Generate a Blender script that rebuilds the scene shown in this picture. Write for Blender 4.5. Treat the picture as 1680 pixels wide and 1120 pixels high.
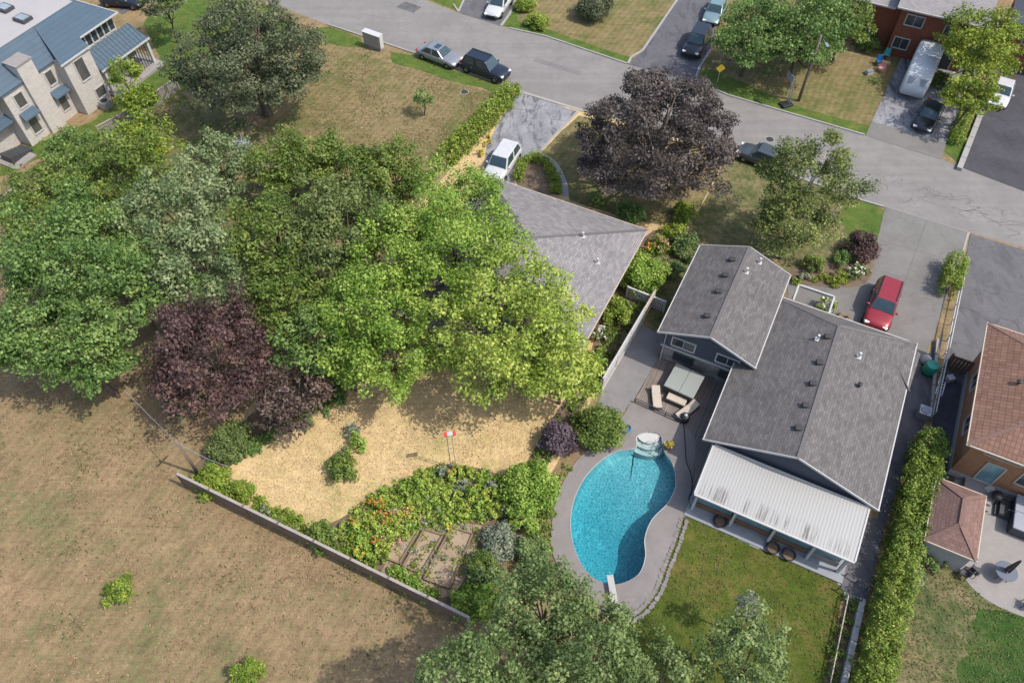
import bpy, bmesh, math, random
import numpy as np
from mathutils import Vector, Matrix
R = math.radians
scene = bpy.context.scene
for o in list(bpy.data.objects): bpy.data.objects.remove(o)

# ------------------------------------------------------------------ camera, sky, sun, exposure
F_PX, PITCH, CAM_H = 1280.0, 53.0, 44.0
cam_d = bpy.data.cameras.new('camera'); cam = bpy.data.objects.new('camera', cam_d)
scene.collection.objects.link(cam)
cam.location = (0, 0, CAM_H); cam.rotation_euler = (R(90 - PITCH), 0, 0)
cam_d.sensor_fit = 'HORIZONTAL'; cam_d.sensor_width = 36.0; cam_d.lens = 36.0 * F_PX / 1680.0
cam_d.clip_start = 0.5; cam_d.clip_end = 3000
scene.camera = cam
SUN_EL, SUN_AZ = 56.0, -19.0            # azimuth measured from +x towards +y, direction TO the sun
world = bpy.data.worlds.new('World'); scene.world = world; world.use_nodes = True
wn = world.node_tree.nodes; wl = world.node_tree.links
sky = wn.new('ShaderNodeTexSky'); sky.sky_type = 'NISHITA'; sky.sun_disc = False
sky.sun_elevation = R(SUN_EL); sky.sun_rotation = R(90 - SUN_AZ)
sky.air_density = 1.0; sky.dust_density = 2.2; sky.ozone_density = 1.0
wn['Background'].inputs['Strength'].default_value = 0.15
wl.new(sky.outputs[0], wn['Background'].inputs['Color'])
sun_d = bpy.data.lights.new('sun', 'SUN'); sun_d.energy = 2.55; sun_d.angle = R(0.55); sun_d.color = (1.0, .95, .87)
sun = bpy.data.objects.new('sun', sun_d); scene.collection.objects.link(sun)
sd = Vector((math.cos(R(SUN_EL)) * math.cos(R(SUN_AZ)), math.cos(R(SUN_EL)) * math.sin(R(SUN_AZ)), math.sin(R(SUN_EL))))
sun.rotation_euler = sd.to_track_quat('Z', 'Y').to_euler(); sun.location = sd * 200
vs = scene.view_settings; vs.view_transform = 'Standard'; vs.look = 'None'; vs.gamma = 1; vs.use_curve_mapping = False
vs.exposure = 0.78

# ------------------------------------------------------------------ survey helpers
_p = R(PITCH); _fw = Vector((0, math.cos(_p), -math.sin(_p))); _up = Vector((0, math.sin(_p), math.cos(_p)))
def G(x, y, z=0.0):
    """point of the place at height z that the photograph shows at pixel (x, y)"""
    d = _fw * F_PX + Vector((1, 0, 0)) * (x - 840) - _up * (y - 560)
    t = (CAM_H - z) / -d.z
    return Vector((d.x * t, d.y * t, z))
AU = R(-26.5)                            # the street grid: u along the street, v away from the camera
EU = Vector((math.cos(AU), math.sin(AU), 0)); EV = Vector((-math.sin(AU), math.cos(AU), 0))
def inst(o): scene.collection.objects.link(o); return o
def tag(o, label=None, cat=None, group=None, kind=None):
    if label: o['label'] = label
    if cat: o['category'] = cat
    if group: o['group'] = group
    if kind: o['kind'] = kind
    return o
def empty(name, loc, rz=0.0, label=None, cat=None, group=None):
    o = bpy.data.objects.new(name, None); inst(o); o.location = loc; o.rotation_euler = (0, 0, rz)
    o.empty_display_size = .3
    return tag(o, label, cat, group)
def copy_tree(o, parent=None):
    c = o.copy(); inst(c); c.parent = parent
    for ch in list(o.children): copy_tree(ch, c)
    return c

# ------------------------------------------------------------------ materials
MATS = {}
def newmat(name):
    m = bpy.data.materials.new(name); m.use_nodes = True
    nt = m.node_tree; b = nt.nodes['Principled BSDF']; MATS[name] = m
    return m, nt, b
def ramp(nt, fac, stops):
    r = nt.nodes.new('ShaderNodeValToRGB'); e = r.color_ramp.elements
    while len(e) < len(stops): e.new(.5)
    for i, (p, c) in enumerate(stops): e[i].position = p; e[i].color = (*c, 1)
    nt.links.new(fac, r.inputs[0]); return r.outputs[0]
def noise(nt, vec, scale, detail=4, rough=.6, dist=0.0):
    n = nt.nodes.new('ShaderNodeTexNoise'); n.inputs['Scale'].default_value = scale; n.inputs['Detail'].default_value = detail
    n.inputs['Roughness'].default_value = rough; n.inputs['Distortion'].default_value = dist
    if vec is not None: nt.links.new(vec, n.inputs['Vector'])
    return n.outputs['Fac']
def mixc(nt, fac, a, b, mode='MIX'):
    m = nt.nodes.new('ShaderNodeMix'); m.data_type = 'RGBA'; m.blend_type = mode
    for v, k in ((fac, 0), (a, 6), (b, 7)):
        if hasattr(v, 'links') or hasattr(v, 'is_output'): nt.links.new(v, m.inputs[k])
        elif k == 0: m.inputs[0].default_value = v
        else: m.inputs[k].default_value = (*v, 1)
    return m.outputs[2]
def mathn(nt, op, a, b=None):
    m = nt.nodes.new('ShaderNodeMath'); m.operation = op
    for i, v in enumerate((a, b)):
        if v is None: continue
        if hasattr(v, 'is_output'): nt.links.new(v, m.inputs[i])
        else: m.inputs[i].default_value = v
    return m.outputs[0]
def bump(nt, b, h, strength=.3, dist=.05):
    n = nt.nodes.new('ShaderNodeBump'); n.inputs['Strength'].default_value = strength; n.inputs['Distance'].default_value = dist
    nt.links.new(h, n.inputs['Height']); nt.links.new(n.outputs[0], b.inputs['Normal'])
def coord(nt, kind='pos', scale=None, rot=0.0):
    if kind == 'pos': o = nt.nodes.new('ShaderNodeNewGeometry').outputs['Position']
    elif kind == 'uv': o = nt.nodes.new('ShaderNodeUVMap').outputs[0]
    else: o = nt.nodes.new('ShaderNodeTexCoord').outputs['Object']
    if scale or rot:
        mp = nt.nodes.new('ShaderNodeMapping'); nt.links.new(o, mp.inputs[0])
        mp.inputs['Rotation'].default_value = (0, 0, rot)
        if scale: mp.inputs['Scale'].default_value = scale
        o = mp.outputs[0]
    return o
def plain(name, col, rough=.6, metal=0.0, var=.12, scale=3.0, spec=.4, bmp=0.0, kind='obj'):
    """one paint or stuff with mild uneven wear"""
    m, nt, b = newmat(name); v = coord(nt, kind)
    f = noise(nt, v, scale, 5)
    f2 = noise(nt, v, scale * 9, 3)
    f = mathn(nt, 'ADD', mathn(nt, 'MULTIPLY', f, .65), mathn(nt, 'MULTIPLY', f2, .35))
    c = ramp(nt, f, ((.3, tuple(x * (1 - var) for x in col)), (.7, tuple(min(1, x * (1 + var)) for x in col))))
    nt.links.new(c, b.inputs['Base Color']); b.inputs['Roughness'].default_value = rough; b.inputs['Metallic'].default_value = metal
    b.inputs['Specular IOR Level'].default_value = spec
    if bmp: bump(nt, b, f2, bmp, .03)
    return m
def grass(name, dry, mid, green, bias=.5, streak=.25, fine=5.0, big=.10, rot=.5, bare=.35, mow=0.0):
    """lawn: dry and green patches, mowing streaks and a blade-sized speckle"""
    m, nt, b = newmat(name); v = coord(nt)
    a = noise(nt, v, big, 5, .62, .6); a2 = noise(nt, v, big * 5, 5, .65, .3)
    st = noise(nt, coord(nt, 'pos', (.35, 2.6, 1), rot), 1.6, 4, .6, .8)
    sp = noise(nt, v, fine, 6, .8); sp2 = noise(nt, v, fine * .3, 5, .7, .4); sp3 = noise(nt, v, fine * 3.5, 3, .7)
    f = mathn(nt, 'ADD', mathn(nt, 'MULTIPLY', a, .5), mathn(nt, 'MULTIPLY', a2, .5))
    f = mathn(nt, 'ADD', f, mathn(nt, 'MULTIPLY', mathn(nt, 'SUBTRACT', sp, .5), .8))
    f = mathn(nt, 'ADD', f, .5 - bias)
    c = ramp(nt, f, ((.36, dry), (.50, mid), (.63, green)))
    bp_ = noise(nt, v, big * 2.3, 7, .72, 1.5)
    c = mixc(nt, ramp(nt, bp_, ((.56, (0, 0, 0)), (.68, (bare,) * 3))), c, tuple(x * 1.12 + .02 for x in dry))
    k = mathn(nt, 'MULTIPLY', mathn(nt, 'SUBTRACT', st, .5), streak * 2)
    for q_, g_ in ((sp, 1.05), (sp2, .95), (sp3, .8)): k = mathn(nt, 'ADD', k, mathn(nt, 'MULTIPLY', mathn(nt, 'SUBTRACT', q_, .5), g_))
    k = mathn(nt, 'ADD', k, 1.0)
    if mow:                                                      # passes of the mower, bending round the plot
        wv = nt.nodes.new('ShaderNodeTexWave'); wv.inputs['Scale'].default_value = .55; wv.inputs['Distortion'].default_value = 5.5; wv.inputs['Detail'].default_value = 4; wv.inputs['Detail Scale'].default_value = .35
        nt.links.new(coord(nt, 'pos', (1, 1, 1), rot), wv.inputs['Vector']); k = mathn(nt, 'ADD', k, mathn(nt, 'MULTIPLY', mathn(nt, 'SUBTRACT', wv.outputs['Fac'], .5), mow))
    hsv = nt.nodes.new('ShaderNodeHueSaturation'); nt.links.new(c, hsv.inputs['Color']); nt.links.new(k, hsv.inputs['Value'])
    nt.links.new(hsv.outputs[0], b.inputs['Base Color']); b.inputs['Roughness'].default_value = .95; b.inputs['Specular IOR Level'].default_value = .1
    bump(nt, b, sp, .9, .10)
    return m
def paving(name, dark, light, scale=.5, crack=0.0, patch=0.0, rough=.9, bmp=.25, stain=None, tyre=0.0):
    """asphalt or concrete with blotches, aggregate and hairline cracks"""
    m, nt, b = newmat(name); v = coord(nt)
    a = noise(nt, v, scale, 6, .62, .3); sp = noise(nt, v, 16, 4, .8); c1 = noise(nt, v, scale * 6, 4)
    f = mathn(nt, 'ADD', mathn(nt, 'MULTIPLY', a, .5), mathn(nt, 'ADD', mathn(nt, 'MULTIPLY', sp, .28), mathn(nt, 'MULTIPLY', c1, .22)))
    c = ramp(nt, f, ((.34, dark), (.66, light)))
    if patch:
        p = noise(nt, coord(nt, 'pos', (1, .35, 1), AU), .9, 5, .7, 1.2)
        c = mixc(nt, ramp(nt, p, ((.52, (0, 0, 0)), (.60, (patch,) * 3))), c, tuple(x * .45 for x in dark))
    if stain: c = mixc(nt, ramp(nt, noise(nt, v, .33, 6, .65), ((.5, (0, 0, 0)), (.75, (.6,) * 3))), c, stain)
    if tyre:
        tw_ = noise(nt, coord(nt, 'pos', (.018, .75, 1), -AU), 1.6, 5, .6)
        c = mixc(nt, ramp(nt, tw_, ((.42, (tyre,) * 3), (.6, (0, 0, 0)))), c, tuple(x * .72 for x in dark))
    if crack:
        w = nt.nodes.new('ShaderNodeTexVoronoi'); w.feature = 'DISTANCE_TO_EDGE'; w.inputs['Scale'].default_value = .22
        nn = nt.nodes.new('ShaderNodeTexNoise'); nn.inputs['Scale'].default_value = .8; nn.inputs['Detail'].default_value = 6; nt.links.new(v, nn.inputs['Vector'])
        vm = nt.nodes.new('ShaderNodeVectorMath'); vm.operation = 'MULTIPLY_ADD'; nt.links.new(nn.outputs['Color'], vm.inputs[0]); vm.inputs[1].default_value = (2.6, 2.6, 0); nt.links.new(v, vm.inputs[2])
        nt.links.new(vm.outputs[0], w.inputs['Vector'])
        c = mixc(nt, ramp(nt, w.outputs['Distance'], ((.0, (crack,) * 3), (.012, (0, 0, 0)))), c, tuple(x * .5 for x in dark))
    nt.links.new(c, b.inputs['Base Color']); b.inputs['Roughness'].default_value = rough; b.inputs['Specular IOR Level'].default_value = .25
    bump(nt, b, sp, bmp, .02)
    return m
def shingle(name, c1, c2, mortar, bw=.34, bh=.15, blotch=.35, rough=.9, offset=.5, bmp=.5):
    """roofing courses laid in the roof plane's own metres (uv)"""
    m, nt, b = newmat(name); v = coord(nt, 'uv')
    t = nt.nodes.new('ShaderNodeTexBrick'); nt.links.new(v, t.inputs['Vector'])
    t.inputs['Scale'].default_value = 1; t.inputs['Brick Width'].default_value = bw; t.inputs['Row Height'].default_value = bh
    t.inputs['Mortar Size'].default_value = .011; t.inputs['Mortar Smooth'].default_value = .4; t.offset = offset
    t.inputs['Color1'].default_value = (*c1, 1); t.inputs['Color2'].default_value = (*c2, 1); t.inputs['Mortar'].default_value = (*mortar, 1)
    n = noise(nt, v, 1.4, 6, .75); n2 = noise(nt, coord(nt, 'uv', (.9, .12, 1)), 1.0, 5, .7)
    k = mathn(nt, 'ADD', mathn(nt, 'MULTIPLY', n, blotch * 1.6), mathn(nt, 'ADD', mathn(nt, 'MULTIPLY', n2, blotch), 1 - blotch * 1.3))
    hsv = nt.nodes.new('ShaderNodeHueSaturation'); nt.links.new(t.outputs[0], hsv.inputs['Color']); nt.links.new(k, hsv.inputs['Value'])
    nt.links.new(hsv.outputs[0], b.inputs['Base Color']); b.inputs['Roughness'].default_value = rough; b.inputs['Specular IOR Level'].default_value = .2
    bump(nt, b, mathn(nt, 'ADD', mathn(nt, 'MULTIPLY', t.outputs['Fac'], -1), n), bmp, .03)
    return m
def foliage(name, stops, trans=.22, rough=.55, spec=.25):
    """leaf colours picked leaf by leaf from the 'tint' number each leaf carries"""
    m, nt, b = newmat(name)
    a = nt.nodes.new('ShaderNodeAttribute'); a.attribute_name = 'tint'
    c = ramp(nt, a.outputs['Fac'], stops)
    nt.links.new(c, b.inputs['Base Color']); b.inputs['Roughness'].default_value = rough; b.inputs['Specular IOR Level'].default_value = spec
    tr = nt.nodes.new('ShaderNodeBsdfTranslucent'); g = nt.nodes.new('ShaderNodeGamma'); g.inputs[1].default_value = .85
    nt.links.new(c, g.inputs[0]); nt.links.new(g.outputs[0], tr.inputs[0])
    mx = nt.nodes.new('ShaderNodeMixShader'); mx.inputs[0].default_value = trans
    nt.links.new(b.outputs[0], mx.inputs[1]); nt.links.new(tr.outputs[0], mx.inputs[2])
    nt.links.new(mx.outputs[0], nt.nodes['Material Output'].inputs['Surface'])
    return m
def carpaint(name, col, metal=.3, rough=.32):
    m, nt, b = newmat(name); v = coord(nt, 'obj')
    c = ramp(nt, noise(nt, v, 2.5, 5), ((.3, tuple(x * .86 for x in col)), (.7, col)))
    nt.links.new(c, b.inputs['Base Color']); b.inputs['Metallic'].default_value = metal; b.inputs['Roughness'].default_value = rough
    b.inputs['Coat Weight'].default_value = .6; b.inputs['Coat Roughness'].default_value = .12
    return m

grass('field_grass', (.262, .18, .102), (.222, .16, .086), (.145, .135, .06), .51, .3, 2.6, .085, mow=.12)
grass('lot_straw', (.51, .37, .195), (.46, .345, .17), (.28, .275, .09), .58, .2, 3.4, .16, 1.2)
grass('front_dry', (.22, .165, .088), (.18, .143, .066), (.098, .112, .036), .50, .4, 3, .12, mow=.15)
grass('lawn_green', (.12, .12, .045), (.06, .098, .024), (.032, .072, .015), .44, .2, 3, .22)
grass('lawn_pool', (.145, .115, .036), (.083, .098, .018), (.055, .082, .012), .46, .2, 3, .22)
grass('lawn_patchy', (.235, .175, .10), (.12, .12, .05), (.055, .08, .026), .50, .15, 3, .2)
grass('lawn_lush', (.13, .135, .035), (.08, .12, .025), (.052, .10, .02), .5, .15, 3, .3, bare=.15)
paving('road_asphalt', (.172, .161, .150), (.238, .223, .208), .30, .16, .10, stain=(.15, .14, .135), tyre=.2)
paving('road_patch', (.135, .128, .125), (.185, .176, .17), .6, 0)
paving('drive_dark', (.075, .073, .08), (.135, .13, .14), .4, .3, .35)
paving('drive_worn', (.13, .13, .14), (.31, .305, .315), .55, .6, .75)
paving('drive_black', (.035, .034, .04), (.08, .077, .085), .4, .2, 0)
paving('drive_grey', (.085, .082, .086), (.14, .135, .137), .5, .4, .25)
paving('drive_concrete', (.138, .130, .120), (.19, .18, .167), .4, .22, 0, stain=(.11, .10, .092))
paving('concrete', (.21, .193, .18), (.285, .262, .245), .6, .2)
paving('pool_concrete', (.165, .149, .14), (.228, .206, .194), .7, .15, 0, stain=(.14, .126, .115))
paving('kerb_concrete', (.24, .23, .215), (.33, .315, .295), .8, 0)
paving('gravel_path', (.15, .142, .14), (.21, .20, .195), 1.2, .0)
paving('soil', (.085, .06, .042), (.19, .14, .095), .9, 0, 0, .95, .6)
paving('dry_soil', (.24, .175, .12), (.36, .27, .19), .9, 0, 0, .95, .6)
paving('crack_tar', (.075, .073, .072), (.12, .116, .113), 1, 0)
shingle('shingle_grey', (.10, .092, .089), (.142, .131, .126), (.066, .06, .059), .40, .16, .45)
shingle('shingle_dark', (.17, .16, .16), (.245, .23, .227), (.105, .098, .098), .36, .15, .45)
shingle('shingle_pale', (.23, .215, .213), (.28, .262, .258), (.17, .16, .16), .4, .16, .3)
shingle('tile_red', (.16, .088, .062), (.212, .122, .09), (.09, .049, .037), .26, .34, .35, .85, 0, .8)
shingle('tile_shed', (.15, .09, .074), (.195, .12, .10), (.105, .062, .052), .30, .2, .4)
shingle('brick_orange', (.28, .125, .058), (.34, .165, .08), (.27, .18, .125), .24, .085, .25)
shingle('brick_red', (.20, .058, .033), (.26, .085, .045), (.20, .11, .08), .24, .085, .25)
shingle('brick_white', (.45, .415, .375), (.53, .49, .445), (.40, .365, .33), .30, .10, .2)
shingle('stone_wall', (.17, .155, .145), (.31, .285, .265), (.11, .10, .095), .55, .28, .5)
plain('ridge_shingle', (.115, .106, .103), .9, 0, .2, 4)
plain('ridge_tile', (.165, .098, .078), .9, 0, .2, 4)
shingle('siding_blue', (.075, .085, .105), (.085, .095, .118), (.03, .034, .042), 8, .18, .2)
shingle('deck_board', (.165, .135, .115), (.225, .188, .16), (.07, .057, .049), 3.2, .14, .4)
shingle('metal_blue', (.058, .09, .12), (.063, .096, .128), (.04, .062, .085), 30, .45, .18, .5)
plain('trim_white', (.43, .418, .40), .5, 0, .06)
plain('trim_cream', (.42, .35, .28), .55, 0, .1)
plain('trim_dark', (.05, .052, .058), .5, 0, .15)
plain('wall_cream', (.55, .47, .38), .8)
plain('wall_grey', (.30, .29, .28), .8)
plain('metal_white', (.48, .47, .45), .45, .1, .07, 2.0)
plain('metal_grey', (.33, .34, .36), .4, .5)
plain('flat_roof', (.33, .31, .305), .85, 0, .06, .6)
plain('rubber', (.018, .018, .02), .75, 0, .2)
plain('black_plastic', (.022, .022, .025), .5, 0, .2)
plain('vent_dark', (.035, .033, .033), .6)
plain('steel', (.55, .56, .58), .3, .9, .06)
plain('wood_fence', (.15, .105, .078), .85, 0, .28, 1.4)
plain('wood_cap', (.29, .255, .225), .8, 0, .15, 2)
plain('wood_brown', (.16, .09, .055), .8, 0, .3, 2)
plain('wood_pole', (.17, .125, .10), .85, 0, .25, 2)
plain('bark', (.105, .082, .065), .95, 0, .35, 2.5, .2, .6)
plain('bark_pale', (.50, .47, .43), .85, 0, .25, 3, .2, .3)
plain('cushion_cream', (.42, .36, .29), .9, 0, .08)
plain('wicker', (.085, .065, .052), .8, 0, .25, 12)
plain('cover_sage', (.24, .255, .235), .6, 0, .05, 1.5)
plain('cover_grey', (.50, .52, .53), .55, 0, .08, 2)
plain('cover_slate', (.26, .27, .31), .6, 0, .06)
plain('green_plastic', (.012, .23, .16), .45)
plain('blue_plastic', (.02, .12, .32), .45)
plain('teal_plastic', (.07, .34, .33), .5)
plain('red_paint', (.55, .05, .035), .45)
plain('pink_paint', (.55, .25, .26), .5)
plain('yellow_sign', (.75, .50, .03), .45)
plain('bed_timber', (.19, .135, .085), .9, 0, .3, 3)
plain('stone_edge', (.22, .205, .19), .9, 0, .25, 2, .2, .4)
plain('stone_pool', (.19, .173, .16), .9, 0, .2, 2, .2, .3)
plain('stone_pale', (.36, .345, .325), .85, 0, .15, 2)
plain('slab_grey', (.235, .245, .26), .85, 0, .12, 2)
plain('umbrella_blue', (.115, .13, .16), .8, 0, .08)
plain('lamp_lens', (.75, .74, .70), .2, 0, .05)
plain('lamp_red', (.35, .012, .012), .3)
carpaint('paint_white', (.5, .5, .5), 0); carpaint('paint_silver', (.30, .31, .32), .5); carpaint('paint_black', (.012, .014, .02), .2)
carpaint('paint_navy', (.016, .02, .034), .3); carpaint('paint_grey', (.085, .095, .105), .5); carpaint('paint_red', (.27, .016, .022), .25)
carpaint('paint_teal', (.22, .31, .32), .4)
def glassmat(name, col, rough=.06):
    m, nt, b = newmat(name); c = ramp(nt, noise(nt, coord(nt, 'obj'), 1.3, 3), ((.35, tuple(x * .7 for x in col)), (.7, col)))
    nt.links.new(c, b.inputs['Base Color']); b.inputs['Roughness'].default_value = rough; b.inputs['Specular IOR Level'].default_value = .9
    b.inputs['Metallic'].default_value = .25
    return m
glassmat('car_glass', (.05, .085, .095)); glassmat('pane', (.06, .075, .085)); glassmat('pane_teal', (.18, .33, .37), .15); glassmat('pane_grey', (.13, .125, .12), .25)
glassmat('pane_sky', (.38, .42, .45), .12)
# pool liner and water
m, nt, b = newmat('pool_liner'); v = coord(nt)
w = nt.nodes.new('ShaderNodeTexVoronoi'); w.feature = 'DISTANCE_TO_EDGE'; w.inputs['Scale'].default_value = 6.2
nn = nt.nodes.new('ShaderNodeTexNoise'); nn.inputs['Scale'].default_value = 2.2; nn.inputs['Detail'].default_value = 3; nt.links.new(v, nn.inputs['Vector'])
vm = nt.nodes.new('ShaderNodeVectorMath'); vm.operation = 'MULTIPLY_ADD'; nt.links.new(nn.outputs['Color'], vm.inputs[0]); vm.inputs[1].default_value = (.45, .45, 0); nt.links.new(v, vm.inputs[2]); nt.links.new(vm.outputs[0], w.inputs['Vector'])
c = ramp(nt, w.outputs['Distance'], ((0, (.36, .52, .52)), (.10, (.16, .31, .335)), (.3, (.09, .25, .28))))  # pale network: sunlight ripples of the water painted into the liner colour
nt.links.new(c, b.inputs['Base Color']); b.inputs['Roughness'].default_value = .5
m, nt, b = newmat('pool_water'); v = coord(nt)
tr = nt.nodes.new('ShaderNodeBsdfTransparent'); tr.inputs[0].default_value = (.90, .97, .98, 1)
gl = nt.nodes.new('ShaderNodeBsdfGlossy'); gl.inputs['Roughness'].default_value = .05
fr = nt.nodes.new('ShaderNodeFresnel'); fr.inputs[0].default_value = 1.33
bp = nt.nodes.new('ShaderNodeBump'); bp.inputs['Strength'].default_value = .5; bp.inputs['Distance'].default_value = .08
nt.links.new(noise(nt, v, 3.6, 3, .55, 1.0), bp.inputs['Height']); nt.links.new(bp.outputs[0], gl.inputs['Normal']); nt.links.new(bp.outputs[0], fr.inputs['Normal'])
mx = nt.nodes.new('ShaderNodeMixShader'); nt.links.new(fr.outputs[0], mx.inputs[0]); nt.links.new(tr.outputs[0], mx.inputs[1]); nt.links.new(gl.outputs[0], mx.inputs[2])
nt.links.new(mx.outputs[0], nt.nodes['Material Output'].inputs['Surface'])
va = nt.nodes.new('ShaderNodeVolumeAbsorption'); va.inputs['Color'].default_value = (.0, .78, .88, 1); va.inputs['Density'].default_value = .40
nt.links.new(va.outputs[0], nt.nodes['Material Output'].inputs['Volume'])
# corrugated sheet with black streaks of leaf dirt near its low edge
m, nt, b = newmat('sheet_white'); v = coord(nt, 'uv')
s1 = noise(nt, coord(nt, 'uv', (13, 1.2, 1)), 1.0, 4, .7); big = noise(nt, coord(nt, 'uv', (.8, .5, 1)), 1.0, 3)
sep = nt.nodes.new('ShaderNodeSeparateXYZ'); nt.links.new(v, sep.inputs[0])
lo = ramp(nt, sep.outputs[1], ((0, (.3,) * 3), (.06, (1,) * 3), (.22, (.95,) * 3), (.34, (0,) * 3)))
f = mathn(nt, 'MULTIPLY', mathn(nt, 'MULTIPLY', s1, big), 1.9)
mask = mathn(nt, 'MULTIPLY', ramp(nt, f, ((.49, (0,) * 3), (.56, (1,) * 3))), lo)
c = mixc(nt, mask, (.315, .31, .295), (.105, .088, .08)); c = mixc(nt, mathn(nt, 'MULTIPLY', noise(nt, v, 3, 5), .25), c, (.255, .248, .235))
nt.links.new(c, b.inputs['Base Color']); b.inputs['Roughness'].default_value = .5

def leafset(name, dark, mid, light, **k):
    y = (min(1, light[0] * 1.06), light[1] * 1.0, light[2] * .85)          # the odd yellowing leaf
    foliage(name, ((.0, dark), (.42, mid), (.82, light), (1., y)), **k)
leafset('leaf_maple', (.042, .095, .02), (.105, .185, .042), (.22, .31, .09))
leafset('leaf_olive', (.05, .08, .022), (.115, .155, .045), (.20, .24, .08))
leafset('leaf_silver', (.06, .105, .036), (.145, .20, .078), (.28, .325, .16))
leafset('leaf_dark', (.042, .058, .028), (.088, .108, .052), (.175, .19, .105))
leafset('leaf_bright', (.06, .135, .014), (.17, .28, .036), (.36, .47, .10), trans=.28)
leafset('leaf_lime', (.09, .15, .016), (.23, .31, .042), (.45, .52, .12), trans=.28)
leafset('leaf_yellowgreen', (.075, .125, .014), (.165, .225, .026), (.31, .36, .05))
leafset('leaf_thicket', (.048, .09, .014), (.115, .172, .03), (.205, .26, .06))
leafset('leaf_hedge', (.075, .135, .014), (.16, .235, .028), (.31, .37, .065))
leafset('leaf_purple', (.032, .018, .016), (.078, .046, .042), (.155, .092, .084))
leafset('leaf_bronze', (.032, .025, .023), (.072, .058, .052), (.155, .13, .115))
leafset('leaf_mauve', (.05, .035, .045), (.10, .07, .085), (.18, .14, .16))
leafset('leaf_plum_mix', (.04, .035, .024), (.088, .064, .05), (.17, .118, .098))
leafset('leaf_birch', (.055, .085, .018), (.125, .158, .038), (.24, .27, .085))
leafset('leaf_grey', (.10, .125, .08), (.19, .22, .145), (.32, .34, .25))
leafset('leaf_willow', (.048, .09, .024), (.115, .172, .05), (.225, .29, .105))
leafset('flower_white', (.10, .14, .04), (.55, .55, .46), (.75, .74, .68))
leafset('flower_orange', (.10, .15, .03), (.50, .18, .05), (.62, .34, .06))
leafset('flower_yellow', (.12, .17, .03), (.45, .38, .05), (.62, .52, .09))
leafset('flower_pink', (.12, .14, .04), (.50, .22, .20), (.6, .36, .32))
leafset('straw_blade', (.19, .135, .075), (.27, .19, .11), (.35, .255, .16))
leafset('dry_blade', (.40, .29, .15), (.52, .385, .21), (.60, .46, .27))
leafset('green_blade', (.04, .065, .014), (.08, .105, .024), (.13, .14, .045))
leafset('leaf_cedar', (.06, .11, .014), (.135, .20, .026), (.265, .325, .062))
leafset('leaf_rust', (.14, .08, .03), (.26, .12, .05), (.35, .2, .08))

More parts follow.
